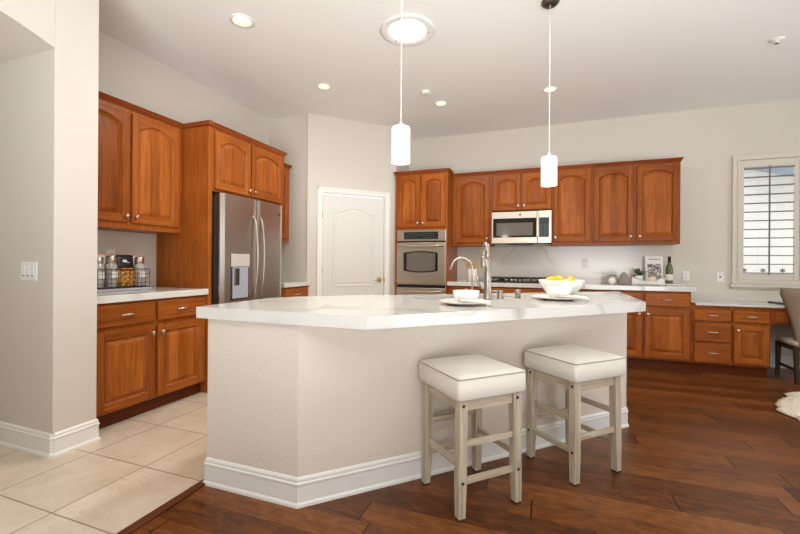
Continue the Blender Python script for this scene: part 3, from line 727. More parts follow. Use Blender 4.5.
# ------------------------------------------------------------------ gas cooktop
ck = thing('gas_cooktop', 'stainless gas cooktop with black iron grates on the back counter', 'cooktop', (-.325, 5.40, CT + .001))
MB().box(-.375, .375, -.25, .25, 0, .016, bev=.004).build('tray', M['black'], ck)
for gx in (-.245, 0, .245):
    m = MB(); hw = .115
    for yy in (-.20, .0, .20): m.box(gx - hw, gx + hw, yy - .006, yy + .006, .046, .060, bev=.002)
    for xx in (-hw, -.04, .04, hw): m.box(gx + xx - .005, gx + xx + .005, -.21, .21, .046, .060, bev=.002)
    for xx in (-hw, hw):
        for yy in (-.20, .20): m.box(gx + xx - .007, gx + xx + .007, yy - .007, yy + .007, .0165, .048)
    m.build('grate', M['iron'], ck)
for bx, by in ((-.245, -.1), (-.245, .1), (0, .0), (.245, -.1), (.245, .1)):
    MB().lathe([(.045, .0165), (.045, .028), (.032, .03), (.032, .038), (0, .039)], bx, by, 0, n=18).build('burner', M['iron'], ck)
for k in range(5):
    MB().lathe([(.018, 0.0165), (.018, .038), (.0155, .045), (0, .046)], -.09 + k * .052, -.232, 0, n=14).build('knob', M['nickel'], ck)

# ------------------------------------------------------------------ crock with wooden spoons
ux, uy = -.950, 5.43
t = thing('utensil_crock', 'white ceramic crock of wooden spoons on the back counter beside the cooktop', 'crock', (ux, uy, CT + .001))
MB().lathe([(0, 0), (.060, 0), (.064, .004), (.064, .158), (.061, .161), (.058, .158), (.058, .012), (0, .010)], n=28).build('pot', M['white_ceramic'], t)
SPW = mat_wood('olive_spoon_wood', lin((168, 116, 66)), lin((206, 152, 96)), lin((226, 182, 128)), 'z')
spo = [(-.10, .02, .24, 1, 'pale wooden spoon leaning left in the white crock'), (-.045, -.03, .255, 0, 'wooden spatula just left of centre in the white crock'), (.01, .03, .25, 1, 'wooden spoon standing upright in the white crock'),
       (.05, -.02, .245, 0, 'wooden spatula right of centre in the white crock'), (.10, .01, .235, 1, 'wooden spoon leaning right in the white crock')]
for dx, dy, hh, kind, lab in spo:
    m = MB(); base_p = Vector((dx * .25, dy * .25, .014)); tip = Vector((dx * .72, dy, hh - .05)); ax = (tip - base_p).normalized()
    m.tube([base_p, tip], [.005, .006], 8)
    rot = ax.to_track_quat('Z', 'Y').to_matrix().to_4x4()
    if kind: m.ball(tip + ax * .025, .024, .95, .35, 1.35, rot=rot)
    else: m.box(-.02, .02, -.004, .004, -.005, .06, bev=.004, seg=2, mtx=Matrix.Translation(tip) @ rot)
    tag(m.build('wooden_spoon', SPW, None, (ux, uy, CT + .001)), lab, 'spoon', 'wooden spoons in the crock')

# ------------------------------------------------------------------ display on the right end of the back counter
tag(MB().box(.86, 1.47, 5.36, 5.60, CT + .001, CT + .019, bev=.004, seg=2).build('marble_board', M['marble']), 'white marble board under the wine bottle and the book', 'board')
t = thing('cake_stand', 'low white marble cake stand with a thin round top by the wall', 'stand', (.765, 5.50, CT + .001))
MB().lathe([(0, 0), (.05, 0), (.05, .006), (.022, .016), (.016, .08), (.024, .116), (0, .117)], n=24).build('foot', M['white_ceramic'], t)
MB().lathe([(0, .118), (.118, .118), (.121, .123), (.118, .130), (0, .130)], n=36).build('top', M['marble'], t)
# crumpled knit cloth
def cloth(name, label, loc, rx, ry, h, mat, cat, seed, n=26):
    rnd = random.Random(seed); ph = [rnd.uniform(0, 6.28) for _ in range(6)]; rings = []
    for i in range(9):
        u = i / 8; ring = []
        for k in range(n):
            a = 2 * PI * k / n; wob = 1 + .13 * math.sin(3 * a + ph[0]) + .08 * math.sin(5 * a + ph[1] + 2 * u) + .05 * math.sin(9 * a + ph[2])
            r = math.cos(u * PI / 2) ** .6 * wob; z = h * math.sin(u * PI / 2) * (1 + .14 * math.sin(2 * a + ph[3] + 3 * u)) * (1 if i else 0)
            ring.append((rx * r * math.cos(a), ry * r * math.sin(a), max(z, 0)))
        rings.append(ring)
    return tag(MB().loft(rings, smooth=True).build(name, mat, None, loc), label, cat)
M['grey_knit'] = mat_plain('grey_knit_cloth', (150, 140, 130), .95, var=.16, scale=160, bump=.5)
cloth('kitchen_towel', 'bunched grey towel lying between the cake stand and the white dish', (.845, 5.285, CT + .001), .060, .062, .130, M['grey_knit'], 'towel', 3)
tag(MB().lathe([(0, 0), (.026, 0), (.042, .026), (.045, .046), (.034, .074), (.016, .086), (0, .087)], n=20).build('ceramic_bulb_vase', M['white_ceramic'], None, (.730, 5.320, CT + .001)), 'small round whitish vase in front of the cake stand', 'vase')
# leafy bunch
pl = thing('potted_succulent', 'small dark green leafy plant in a white pot beside the standing book', 'plant', (1.040, 5.52, CT + .020))
MB().lathe([(0, 0), (.036, 0), (.048, .085), (.044, .088), (.040, .08), (0, .075)], n=20).build('pot', M['white_ceramic'], pl)
def leaf_mat():
    t = NT('dark_leaf'); n = t.noise(t.coords(), 30, 2); t.set(t.mix(n, lin((34, 54, 24)), lin((86, 112, 62))), .5); return t.m
GL = leaf_mat(); rnd = random.Random(5)
for k in range(22):
    a = rnd.uniform(0, 2 * PI); el = rnd.uniform(.15, 1.3); L = rnd.uniform(.08, .14); dv = Vector((math.cos(a) * math.cos(el), math.sin(a) * math.cos(el) * .7, math.sin(el)))
    p0 = Vector((0, 0, .08)); side = dv.cross(Vector((0, 0, 1))).normalized(); nrm = side.cross(dv).normalized(); rings = []
    for i in range(7):
        u = i / 6; wd = .017 * math.sin(PI * min(.97, u * .9 + .08)) ** .8; p = p0 + dv * L * u - Vector((0, 0, .02 * u * u)); th = .0018
        rings.append([tuple(p + side * wd + nrm * th), tuple(p + nrm * (th + .002) * 0 - nrm * .003), tuple(p - side * wd + nrm * th), tuple(p + nrm * .001)])
    MB().loft(rings, smooth=True).build('leaf', GL, pl)
# long white leaf-shaped dish with a peach ornament
rings = []
for i in range(13):
    u = i / 12; L = .33; wv = .062 * math.sin(PI * (u * .92 + .04)) ** .6; rise = .042 + .045 * abs(u - .5) ** 1.5 * 3
    x = (u - .5) * L; ring = []
    for k in range(9):
        v = k / 8 * 2 - 1; ring.append((x, v * wv, .006 + rise * v * v))
    for k in range(9):
        v = 1 - k / 8 * 2; ring.append((x, v * wv * .93, max(.001, rise * v * v - .001)))
    rings.append(ring)
tag(MB().loft(rings, smooth=True).build('leaf_dish', M['white_ceramic'], None, (1.085, 5.275, CT + .001), .04), 'long white leaf-shaped dish at the front of the back counter', 'dish')
M['peach'] = mat_plain('pale_peach_glaze', (238, 204, 178), .5, var=.06, scale=30)
t = thing('ornament', 'small pale peach flower-shaped ornament in front of the standing book', 'ornament', (1.125, 5.275, CT + .010))
for k in range(6):
    a = 2 * PI * k / 6; MB().ball((.026 * math.cos(a), .026 * math.sin(a), .052), .026, .7, .7, 1.4, seg=12).build('petal', M['peach'], t)
MB().ball((0, 0, .034), .026, 1, 1, 1.3, seg=12).build('core', M['peach'], t)
# picture book leaning on the splashback
bk = thing('picture_book', 'white cookbook with grey photo cover standing against the splashback', 'book', (1.222, 5.582, CT + .0225), 0)
tilt = Matrix.Rotation(-math.radians(9), 4, 'X')
MB().box(-.098, .088, -.011, .011, 0, .325, bev=.002, mtx=tilt).build('cover', M['plastic'], bk)
MB().box(-.094, .089, -.009, .009, .004, .321, mtx=tilt).build('pages', M['napkin'], bk)
def photo_mat():
    t = NT('grey_cover_photo'); v = t.coords(); n = t.noise(v, 26, 5, .6, .8); t.set(t.ramp(n, [(.35, lin((70, 64, 60))), (.5, lin((150, 142, 134))), (.6, lin((222, 214, 204)))]), .5); return t.m
MB().box(-.074, .066, -.0125, -.0112, .035, .225, mtx=tilt).build('cover_picture', photo_mat(), bk)
m = MB(); xx = -.055
rnd = random.Random(2)
while xx < .052:
    ww = rnd.uniform(.006, .011); m.box(xx, xx + ww, -.0122, -.0112, .277, .286, mtx=tilt); xx += ww + .004
m.build('title_lettering', M['slot'], bk)
# wine bottle
def bottle_mat():
    t = NT('green_bottle_glass'); n = t.noise(t.coords(), 12, 1); t.set(t.mix(n, lin((52, 62, 16)), lin((92, 100, 34))), .06); t.b.inputs['Coat Weight'].default_value = .6; return t.m
wb = thing('wine_bottle', 'green wine bottle with a white label at the right end of the back counter', 'bottle', (1.350, 5.50, CT + .0205))
MB().lathe([(0, 0), (.036, 0), (.0385, .004), (.0385, .165), (.034, .195), (.020, .225), (.0145, .245), (.0145, .30), (.0165, .302), (.0165, .312), (0, .312)], n=28).build('glass', bottle_mat(), wb)
MB().lathe([(.0150, .245), (.0158, .246), (.0158, .3005), (.0175, .302), (.0175, .315), (.0, .316)], n=24).build('foil_cap', M['black'], wb)
MB().lathe([(.0386, .035), (.0391, .036), (.0391, .105), (.0386, .106)], n=28).build('paper_label', M['napkin'], wb)

# tablet on the desk
t = thing('tablet', 'dark tablet lying on the white desk top behind the chair', 'tablet', (2.47, 5.47, ZD + .023), .2)
MB().box(-.17, .17, -.10, .10, 0, .012, bev=.004, seg=2).build('body', M['black'], t)
MB().box(-.155, .155, -.088, .088, .012, .0132).build('screen', M['dark_glass'], t)

# ------------------------------------------------------------------ wire basket and groceries on the left counter
bx0, bx1, by0, by1, bz = -3.315, -3.135, 1.945, 2.430, CT + .022
tag(MB().box(-3.345, -3.105, 1.935, 2.43, CT + .001, CT + .019, bev=.004, seg=2).build('serving_tray', M['grey_dispenser']), 'flat grey tray under the black wire basket', 'tray')
bs = thing('wire_basket', 'black wire basket full of groceries on the left counter', 'basket', (0, 0, 0))
m = MB(); zt = bz + .148; wr = .0022
def seg(a, b_, r=wr): m.tube([a, b_], r, 6, smooth=True)
for z in (bz + .003, zt):
    rr = .0035 if z == zt else .003
    for a, b_ in (((bx0, by0, z), (bx1, by0, z)), ((bx1, by0, z), (bx1, by1, z)), ((bx1, by1, z), (bx0, by1, z)), ((bx0, by1, z), (bx0, by0, z))): seg(a, b_, rr)
m.build('rim', M['iron'], bs)
m = MB()
for k in range(15):
    y = by0 + (by1 - by0) * k / 14
    for x in (bx0, bx1): seg((x, y, bz), (x, y, zt), .0016)
for k in range(5):
    x = bx0 + (bx1 - bx0) * k / 4
    for y in (by0, by1): seg((x, y, bz), (x, y, zt), .0016)
for k in range(1, 4):
    z = bz + .148 * k / 4
    for x in (bx0, bx1): seg((x, by0, z), (x, by1, z), .0016)
    for y in (by0, by1): seg((bx0, y, z), (bx1, y, z), .0016)
for k in range(1, 5):
    x = bx0 + (bx1 - bx0) * k / 5; seg((x, by0, bz + .003), (x, by1, bz + .003), .0018)
m.build('wire_mesh', M['iron'], bs)
M['spice'] = mat_plain('speckled_spice', (196, 186, 172), .7, var=.5, scale=90)
M['clear_jar'] = mat_plain('frosted_jar', (172, 167, 160), .06, var=.35, scale=70, Coat_Weight=.5)
def jar(label, x, y, h, r, mat):
    t = thing('storage_jar', label, 'jar', (x, y, bz + .007), 0, 'jars in the wire basket')
    MB().lathe([(0, 0), (r * .92, 0), (r, .006), (r, h * .70), (r * .86, h * .76), (r * .80, h * .78), (0, h * .78)], n=22).build('glass', mat, t)
    MB().lathe([(r * .74, h * .74), (r * .9, h * .775), (r * .9, h * .97), (r * .82, h), (0, h)], n=22).build('lid', M['steel_h'], t)
    m = MB(); m.box(-.002, .002, -r * .55, r * .55, h * .30, h * .50, mtx=Matrix.Translation((r + .0005, 0, 0)))
    m.build('paper_label', M['plastic'], t)
    return t
jar('steel-lidded glass jar at the left end of the wire basket', -3.195, 2.055, .235, .040, M['clear_jar'])
jar('steel-lidded glass jar just left of the pasta bag', -3.190, 2.148, .245, .042, M['clear_jar'])
jar('steel-lidded glass jar at the right end of the wire basket', -3.197, 2.384, .240, .040, M['clear_jar'])
# bag of pasta
bg_ = thing('pasta_bag', 'bag of golden pasta with a black header in the wire basket', 'bag', (-3.205, 2.268, bz + .007), PI / 2)
def pasta_mat():
    t = NT('golden_pasta'); v = t.coords(); vo = t.add('ShaderNodeTexVoronoi'); vo.inputs['Scale'].default_value = 42; t.link(v, vo.inputs['Vector'])
    t.set(t.ramp(vo.outputs['Distance'], [(.0, lin((232, 186, 104))), (.35, lin((208, 148, 62))), (.7, lin((140, 84, 28)))]), .35); t.bump(vo.outputs['Distance'], .6, .008); return t.m
def bag_ring(z, hw, hd, n=20): return [(hw * math.copysign(abs(math.cos(2 * PI * k / n)) ** .6, math.cos(2 * PI * k / n)), hd * math.copysign(abs(math.sin(2 * PI * k / n)) ** .8, math.sin(2 * PI * k / n)), z) for k in range(n)]
MB().loft([bag_ring(0, .066, .034), bag_ring(.01, .072, .040), bag_ring(.07, .074, .042), bag_ring(.125, .072, .034), bag_ring(.150, .070, .022)], smooth=True).build('contents', pasta_mat(), bg_)
MB().loft([bag_ring(.1505, .0712, .023), bag_ring(.17, .0705, .019), bag_ring(.22, .069, .009), bag_ring(.255, .068, .004)], smooth=True).build('header', M['black'], bg_)
m = MB()
for k in range(7): m.box(-.058 + k * .017, -.047 + k * .017, -.0385, -.035, .126, .141, bev=.001)
m.build('lettering', M['black'], bg_)
MB().ball((-.012, -.0155, .205), .016, 1.3, .25, .7, seg=12).box(.004, .03, -.0150, -.012, .192, .196).build('emblem', M['plastic'], bg_)
# large magazine behind
t = thing('recipe_book', 'white book with a pink border standing behind the groceries in the basket', 'book', (-3.292, 2.235, bz + .007), PI / 2)
tl = Matrix.Rotation(-math.radians(5), 4, 'X'); M['pink'] = mat_plain('pink_border', (214, 160, 144), .5)
MB().box(-.215, .205, -.008, .008, 0, .262, bev=.002, mtx=tl).build('cover', M['pink'], t)
MB().box(-.200, .190, -.0092, -.0082, .012, .248, mtx=tl).build('page', M['plastic'], t)

# ------------------------------------------------------------------ outlets and switches
def plate_thing(name, label, cat, loc, rotz, w_, h_, kind):
    t = thing(name, label, cat, loc, rotz)
    MB().box(-w_ / 2, w_ / 2, -.006, 0, -h_ / 2, h_ / 2, bev=.002).build('cover_plate', M['plastic'], t)
    if kind == 'outlet':
        for zz in (-.02, .02):
            s = MB().box(-.017, .017, -.008, -.006, zz - .014, zz + .014, bev=.003).build('socket', M['plastic'], t)
            MB().box(-.008, -.005, -.0085, -.0078, zz - .004, zz + .006).box(.005, .008, -.0085, -.0078, zz - .004, zz + .006).build('slots', M['slot'], s)
    elif kind == 'jack':
        MB().box(-.010, .010, -.008, -.006, -.008, .008, bev=.001).build('jack', M['slot'], t)
    else:
        for k in (-1, 0, 1):
            r_ = MB().box(k * .044 - .015, k * .044 + .015, -.010, -.006, -.034, .034, bev=.002).build('rocker', M['plastic'], t)
            MB().box(k * .044 - .011, k * .044 + .011, -.0108, -.0098, -.029, -.024).build('indicator', M['slot'], r_)
    return t
plate_thing('light_switch', 'white three-gang rocker light switch on the entry wall', 'switch', (-2.924, YCOL0 - .0005, 1.082), 0, .155, .112, 'switch')
plate_thing('wall_outlet', 'white outlet on the marble splashback behind the wire basket', 'outlet', (XW + .0135, 2.28, 1.185), RL, .072, .115, 'outlet')
plate_thing('wall_outlet', 'white outlet on the long splashback between cooktop and cake stand', 'outlet', (.463, YW - .0145, 1.168), 0, .072, .115, 'outlet')
plate_thing('wall_outlet', 'white outlet on the wall just right of the wine bottle', 'outlet', (1.575, YW - .0005, 1.020), 0, .072, .115, 'outlet')
plate_thing('phone_jack', 'white phone jack plate on the wall just left of the window', 'jack', (1.913, YW - .0005, 1.013), 0, .072, .115, 'jack')

# ------------------------------------------------------------------ pantry door
dr = bpy.data.objects.new('door_1', None); COL.objects.link(dr); dr.location = (-2.797, 4.295, 0); dr.rotation_euler = (0, 0, PI / 4); struct(dr)
cs = MB()
for x0, x1, z0, z1 in ((PD0 - .062, PD0 + .004, 0, PDZ + .062), (PD1 - .004, PD1 + .062, 0, PDZ + .062), (PD0 + .004, PD1 - .004, PDZ - .004, PDZ + .062)):
    cs.box(x0, x1, -.014, .0, z0, z1, bev=.003)
for x0, x1, z0, z1 in ((PD0 - .062, PD0 - .040, 0, PDZ + .062), (PD1 + .040, PD1 + .062, 0, PDZ + .062), (PD0 - .062, PD1 + .062, PDZ + .040, PDZ + .062)):
    cs.box(x0, x1, -.020, -.012, z0, z1, bev=.003)
cs.box(PD0 + .001, PD0 + .012, 0, .11, 0, PDZ - .001).box(PD1 - .012, PD1 - .001, 0, .11, 0, PDZ - .001).box(PD0 + .012, PD1 - .012, 0, .11, PDZ - .012, PDZ - .001)
cs.build('door_casing', M['trim'], dr)
dw, dh = PD1 - PD0 - .032, PDZ - .024; dx = PD0 + .016
leaf = MB().box(0, dw, .0, .036, .008, dh, bev=.003).build('door_leaf', M['door_paint'], dr, (dx, .012, 0))
def panel_out(x0, x1, za, zb, d, arch_on):
    pts = [(x0 + d, za + d), (x1 - d, za + d)]
    n = 16
    if arch_on:
        for k in range(n + 1):
            u = 1 - k / n; s = math.sin(PI * u) ** 1.6; pts.append((x0 + d + (x1 - x0 - 2 * d) * u, zb - d + .075 * s))
    else:
        for k in range(n + 1): pts.append((x1 - d + (x0 - x1 + 2 * d) * k / n, zb - d))
    return pts
for za, zb, ar in ((.845, 1.795, True), (.16, .72, False)):
    m = MB(); O = lambda d, y: [(x, y, z) for x, z in panel_out(.135, dw - .135, za, zb, d, ar)]
    m.loft([O(-.003, .001), O(.0, -.006), O(.008, -.006), O(.020, -.0008), O(.034, -.0008), O(.044, -.004), O(.05, -.004)], cap0=False)
    m.build('moulded_panel', M['door_paint'], leaf)
kb = MB().lathe([(0, 0), (.032, 0), (.032, .006), (.014, .010), (.011, .030), (0, .030)], n=20, mtx=Matrix.Translation((dw - .065, 0, .925)) @ Matrix.Rotation(PI / 2, 4, 'X'))
kb.tube([(dw - .065, -.036, .925), (dw - .09, -.046, .927), (dw - .135, -.044, .918)], [.010, .009, .007], 10).ball((dw - .065, -.034, .925), .016)
kb.build('door_handle', M['brass'], leaf)
MB().box(dw - .001, dw + .012, -.014, .0, .895, .955).build('strike_plate', M['brass'], dr, (dx, .012, 0))
for z in (.30, 1.06, 1.76): MB().tube([(-.008, -.006, z - .045), (-.008, -.006, z + .045)], .007, 10).build('hinge', M['brass'], dr, (dx, .012, 0))

# ------------------------------------------------------------------ window with plantation shutters
wd = bpy.data.objects.new('window_1', None); COL.objects.link(wd); wd.location = (0, YW, 0); struct(wd)
FXL, FXR, FZ0, FZ1 = 2.019, 3.34, .935, 2.425
M['cream'] = mat_plain('cream_shutter_paint', (216, 206, 190), .4, var=.01)
m = MB()
for x0, x1, z0, z1 in ((FXL, FXL + .062, FZ0, FZ1), (FXR - .062, FXR, FZ0, FZ1), (FXL + .062, FXR - .062, FZ1 - .062, FZ1), (FXL + .062, FXR - .062, FZ0, FZ0 + .05)): m.box(x0, x1, -.030, .0, z0, z1, bev=.004)
for x0, x1, z0, z1 in ((FXL + .045, FXL + .062, FZ0 + .03, FZ1 - .05), (FXR - .062, FXR - .045, FZ0 + .03, FZ1 - .05)): m.box(x0, x1, -.038, -.028, z0, z1, bev=.003)
m.build('window_frame', M['cream'], wd)
MB().box(FXL - .02, FXR + .02, -.052, .0, FZ0 - .036, FZ0 - .001, bev=.006, seg=2).box(FXL - .008, FXR + .008, -.028, 0, FZ0 - .058, FZ0 - .036, bev=.004).build('window_sill', M['cream'], wd)
MB().box(WX0 + .01, WX1 - .01, .095, .101, WZ0 + .01, WZ1 - .01).build('window_glass', M['pane'], wd)
m = MB()
for x0, x1, z0, z1 in ((WX0 + .001, WX0 + .035, WZ0 + .001, WZ1 - .001), (WX1 - .035, WX1 - .001, WZ0 + .001, WZ1 - .001), (WX0 + .035, WX1 - .035, WZ0 + .001, WZ0 + .035), (WX0 + .035, WX1 - .035, WZ1 - .035, WZ1 - .001)): m.box(x0, x1, .07, .13, z0, z1)
m.box((WX0 + WX1) / 2 - .02, (WX0 + WX1) / 2 + .02, .07, .13, WZ0 + .035, WZ1 - .035)
m.build('window_sash', M['cream'], wd)
def shutter(x0, x1, tilt_x):
    sw = MB(); st = .048; zl, zh = FZ0 + .052, FZ1 - .064
    sw.box(x0, x0 + st, -.014, .014, zl, zh, bev=.002).box(x1 - st * .9, x1, -.014, .014, zl, zh, bev=.002)
    sw.box(x0 + st, x1 - st * .9, -.013, .013, zl, zl + .070, bev=.002).box(x0 + st, x1 - st * .9, -.013, .013, zh - .080, zh, bev=.002)
    s = sw.build('shutter_panel', M['cream'], wd)
    a, b2 = zl + .078, zh - .098; n = 13
    M.setdefault('louver', mat_plain('backlit_louver_shade', (120, 104, 92), .5, var=.02))  # backlit shade put into the slat colour, darker than the cream frame
    for k in range(n):
        z = a + (b2 - a) * k / (n - 1); mt = Matrix.Translation(((x0 + x1) / 2, 0, z)) @ Matrix.Rotation(math.radians(tilt_x(z)), 4, 'X')
        MB().box(-(x1 - x0) / 2 + st + .002, (x1 - x0) / 2 - st * .9 - .002, -.028, .028, -.0048, .0048, bev=.004, seg=2, mtx=mt).build('louver', M['louver'], s)
    MB().box((x0 + x1) / 2 - .007, (x0 + x1) / 2 + .007, -.042, -.031, a - .02, b2 + .02, bev=.002).build('tilt_rod', M['louver'], s)
def tl_(z): return 0
shutter(FXL + .064, 2.632, tl_); shutter(2.636, FXR - .064, tl_)
# what stands outside: stucco garden wall, roof eave, iron stakes
struct(MB().box(.8, 6.5, 7.3, 7.5, -.05, 3.2).build('wall_outside', M['stucco']))
struct(MB().loft([[(2.2, 6.85, 2.80), (2.2, 7.28, 2.80), (2.2, 7.28, 2.9), (2.2, 6.85, 2.9)], [(2.55, 6.85, 2.63), (2.55, 7.28, 2.63), (2.55, 7.28, 2.9), (2.55, 6.85, 2.9)], [(6.4, 6.85, 1.55), (6.4, 7.28, 1.55), (6.4, 7.28, 2.9), (6.4, 6.85, 2.9)]]).build('eave_outside', M['eave']))
STX = (2.454, 2.655, 2.856, 3.056, 3.256)
for k in range(5):
    t = thing('garden_stake', ['black star-topped iron stake outside the window, nearest the left shutter stile', 'black star-topped iron stake outside the window, just left of the tilt rod', 'black star-topped iron stake outside the window, nearest the right shutter stile', 'black star-topped iron stake outside beyond the middle shutter stile', 'black star-topped iron stake outside behind the far shutter'][k], 'stake', (STX[k], 6.55, 0), 0, 'iron stakes outside the window')
    MB().tube([(0, 0, .0), (0, 0, 1.079)], .004, 6).build('rod', M['iron'], t)
    m = MB()
    for q_ in range(3):
        a = PI * q_ / 3 + PI / 2; m.tube([(-.032 * math.cos(a), 0, 1.087 - .032 * math.sin(a)), (.032 * math.cos(a), 0, 1.087 + .032 * math.sin(a))], .0055, 6)
    m.build('star', M['iron'], t)
struct(MB().box(.8, 6.5, 5.95, 7.5, -.12, -.051).build('ground_outside', M['stucco']))

# ------------------------------------------------------------------ ceiling fixtures
def pendant(label, x, y, z0, z1, r):
    t = thing('pendant_light', label, 'lamp', (x, y, 0), 0, 'pendants over the island')
    MB().lathe([(0, ZC - .028), (.045, ZC - .026), (.062, ZC - .010), (.062, ZC - .001), (0, ZC - .0005)], n=28).build('canopy', M['steel_dark'], t)
    MB().tube([(0, 0, z1 + .03), (0, 0, ZC - .02)], .0034, 8).build('cord', M['plastic'], t)
    MB().lathe([(0, z1 - .002), (r * .4, z1 - .001), (r * .3, z1 + .010), (.012, z1 + .016), (.005, z1 + .034), (0, z1 + .035)], n=20).build('cap', M['plastic'], t)
    MB().lathe([(r * .45, z1 - .001), (r * .92, z1 - .002), (r, z1 - .012), (r, z0 + .008), (r * .97, z0), (r * .90, z0 + .002), (r * .90, z0 + .02), (0, z0 + .022)], n=36).build('glass_shade', M['shade_glow'], t)
    l = bpy.data.lights.new('pendant_bulb', 'POINT'); l.energy = 4; l.color = (1, .9, .76); l.shadow_soft_size = .07
    o = bpy.data.objects.new('pendant_bulb', l); COL.objects.link(o); o.parent = t; o.location = (0, 0, z0 - .06)
    return t
pendant('white glass pendant above the wide front part of the island', -.805, 2.19, 1.732, 1.940, .055)
pendant('white glass pendant in front of the cabinet right of the microwave', .010, 3.03, 1.706, 1.908, .055)
def downlight(label, x, y, r=.075):
    t = thing('recessed_light', label, 'lamp', (x, y, ZC - .0005), 0, 'recessed ceiling lights')
    MB().lathe([(r, 0), (r + .002, -.006), (r * .82, -.008), (r * .74, -.002), (r * .74, 0)], n=28).build('trim_ring', M['trim'], t)
    MB().lathe([(0, -.003), (r * .735, -.003), (r * .735, -.0015), (0, -.0015)], n=24).build('lens', M['lamp_warm'], t)
    l = bpy.data.lights.new('recessed_bulb', 'SPOT'); l.energy = 26; l.color = (1, .82, .58); l.spot_size = math.radians(125); l.spot_blend = .9; l.shadow_soft_size = .06
    o = bpy.data.objects.new('recessed_bulb', l); COL.objects.link(o); o.parent = t; o.location = (0, 0, -.02)
downlight('recessed ceiling light above the wire basket counter, largest of the four', -2.221, 2.472, .088)
downlight('recessed ceiling light in front of the refrigerator cabinet', -2.224, 3.685)
downlight('recessed ceiling light in front of the oven tower, right of the smoke detector', -1.169, 4.525)
downlight('recessed ceiling light in front of the microwave, beside a pendant cord', .019, 4.545)
t = thing('sun_tunnel', 'large round glowing skylight tube in the ceiling', 'skylight', (-1.060, 3.02, ZC - .0005))
MB().lathe([(.206, 0), (.218, -.008), (.206, -.014), (.156, -.010), (.142, 0)], n=40).build('trim_ring', M['trim'], t)
MB().lathe([(0, -.020), (.08, -.018), (.143, -.009), (.143, -.001), (0, -.001)], n=36).build('diffuser', M['lamp_white'], t)
m = MB()
l = bpy.data.lights.new('sun_tunnel_light', 'AREA'); l.shape = 'DISK'; l.size = .28; l.energy = 32; l.color = (.94, .98, 1)
o = bpy.data.objects.new('sun_tunnel_light', l); COL.objects.link(o); o.parent = t; o.location = (0, 0, -.03)
for k in range(3):
    a = .4 + 2 * PI * k / 3; m.ball((.168 * math.cos(a), .168 * math.sin(a), -.013), .005, seg=8)
m.build('screws', M['slot'], t)
t = thing('smoke_detector', 'small round white smoke detector on the ceiling', 'detector', (-1.245, 4.158, ZC - .0005))
MB().lathe([(.055, 0), (.055, -.014), (.040, -.030), (.030, -.034), (0, -.035)], n=24).build('housing', M['plastic'], t)
t = thing('fire_sprinkler', 'white fire sprinkler head on the ceiling at far right', 'sprinkler', (1.767, 4.158, ZC - .0005))
MB().lathe([(.050, 0), (.050, -.004), (.030, -.012), (.012, -.014), (.010, -.026), (0, -.027)], n=24).build('escutcheon', M['plastic'], t)
MB().lathe([(0, -.038), (.016, -.036), (.016, -.034), (.006, -.026), (0, -.026)], n=12).build('deflector', M['nickel'], t)

# ------------------------------------------------------------------ bar stools
def make_stool(label):
    t = thing('bar_stool', label, 'stool', (0, 0, 0), 0, 'cream stools at the island')
    H, hs, hf, lw = .535, .152, .160, .041         # frame height, half spacing at top / floor
    for sx in (-1, 1):
        for sy in (-1, 1):
            lw2 = lw / 2; m = MB()
            def sq(cx, cy, k, z): return [(cx - k, cy - k, z), (cx + k, cy - k, z), (cx + k, cy + k, z), (cx - k, cy + k, z)]
            m.loft([sq(sx * hf, sy * hf, lw2 * .84, .008), sq(sx * (hf - .003), sy * (hf - .003), lw2, .16), sq(sx * hs, sy * hs, lw2, H)])
            lg = m.build('leg', M['whitewash'], t)
            MB().box(sx * hf - lw2 * .84, sx * hf + lw2 * .84, sy * hf - lw2 * .84, sy * hf + lw2 * .84, 0, .0075).build('foot_pad', M['rubber'], lg)
            for z in (H - .028, .165):
                q_ = hs + (hf - hs) * (1 - z / H)
                MB().lathe([(0, 0), (.0078, 0), (.0072, .002), (0, .0028)], n=12, mtx=Matrix.Translation((sx * q_, sy * (q_ + lw2), z)) @ Matrix.Rotation(-sy * PI / 2, 4, 'X')).build('bolt', M['bolt'], lg)
    for s_ in (-1, 1):
        MB().box(-hs + lw / 2, hs - lw / 2, s_ * hs - .010, s_ * hs + .010, H - .055, H, bev=.002).build('apron', M['whitewash_x'], t)
        MB().box(s_ * hs - .010, s_ * hs + .010, -hs + lw / 2, hs - lw / 2, H - .055, H, bev=.002).build('apron', M['whitewash_y'], t)
    # stretchers: right-hand pair doubled, side ones single, as on the photo
    def st(ax, s_, z, hh=.028):
        q_ = hs + (hf - hs) * (1 - z / H); L = q_ - lw / 2
        m = MB()
        if ax == 'x': m.box(-L, L, s_ * q_ - .009, s_ * q_ + .009, z - hh / 2, z + hh / 2, bev=.002)
        else: m.box(s_ * q_ - .009, s_ * q_ + .009, -L, L, z - hh / 2, z + hh / 2, bev=.002)
        m.build('stretcher', M['whitewash_' + ax], t)
    return t, st
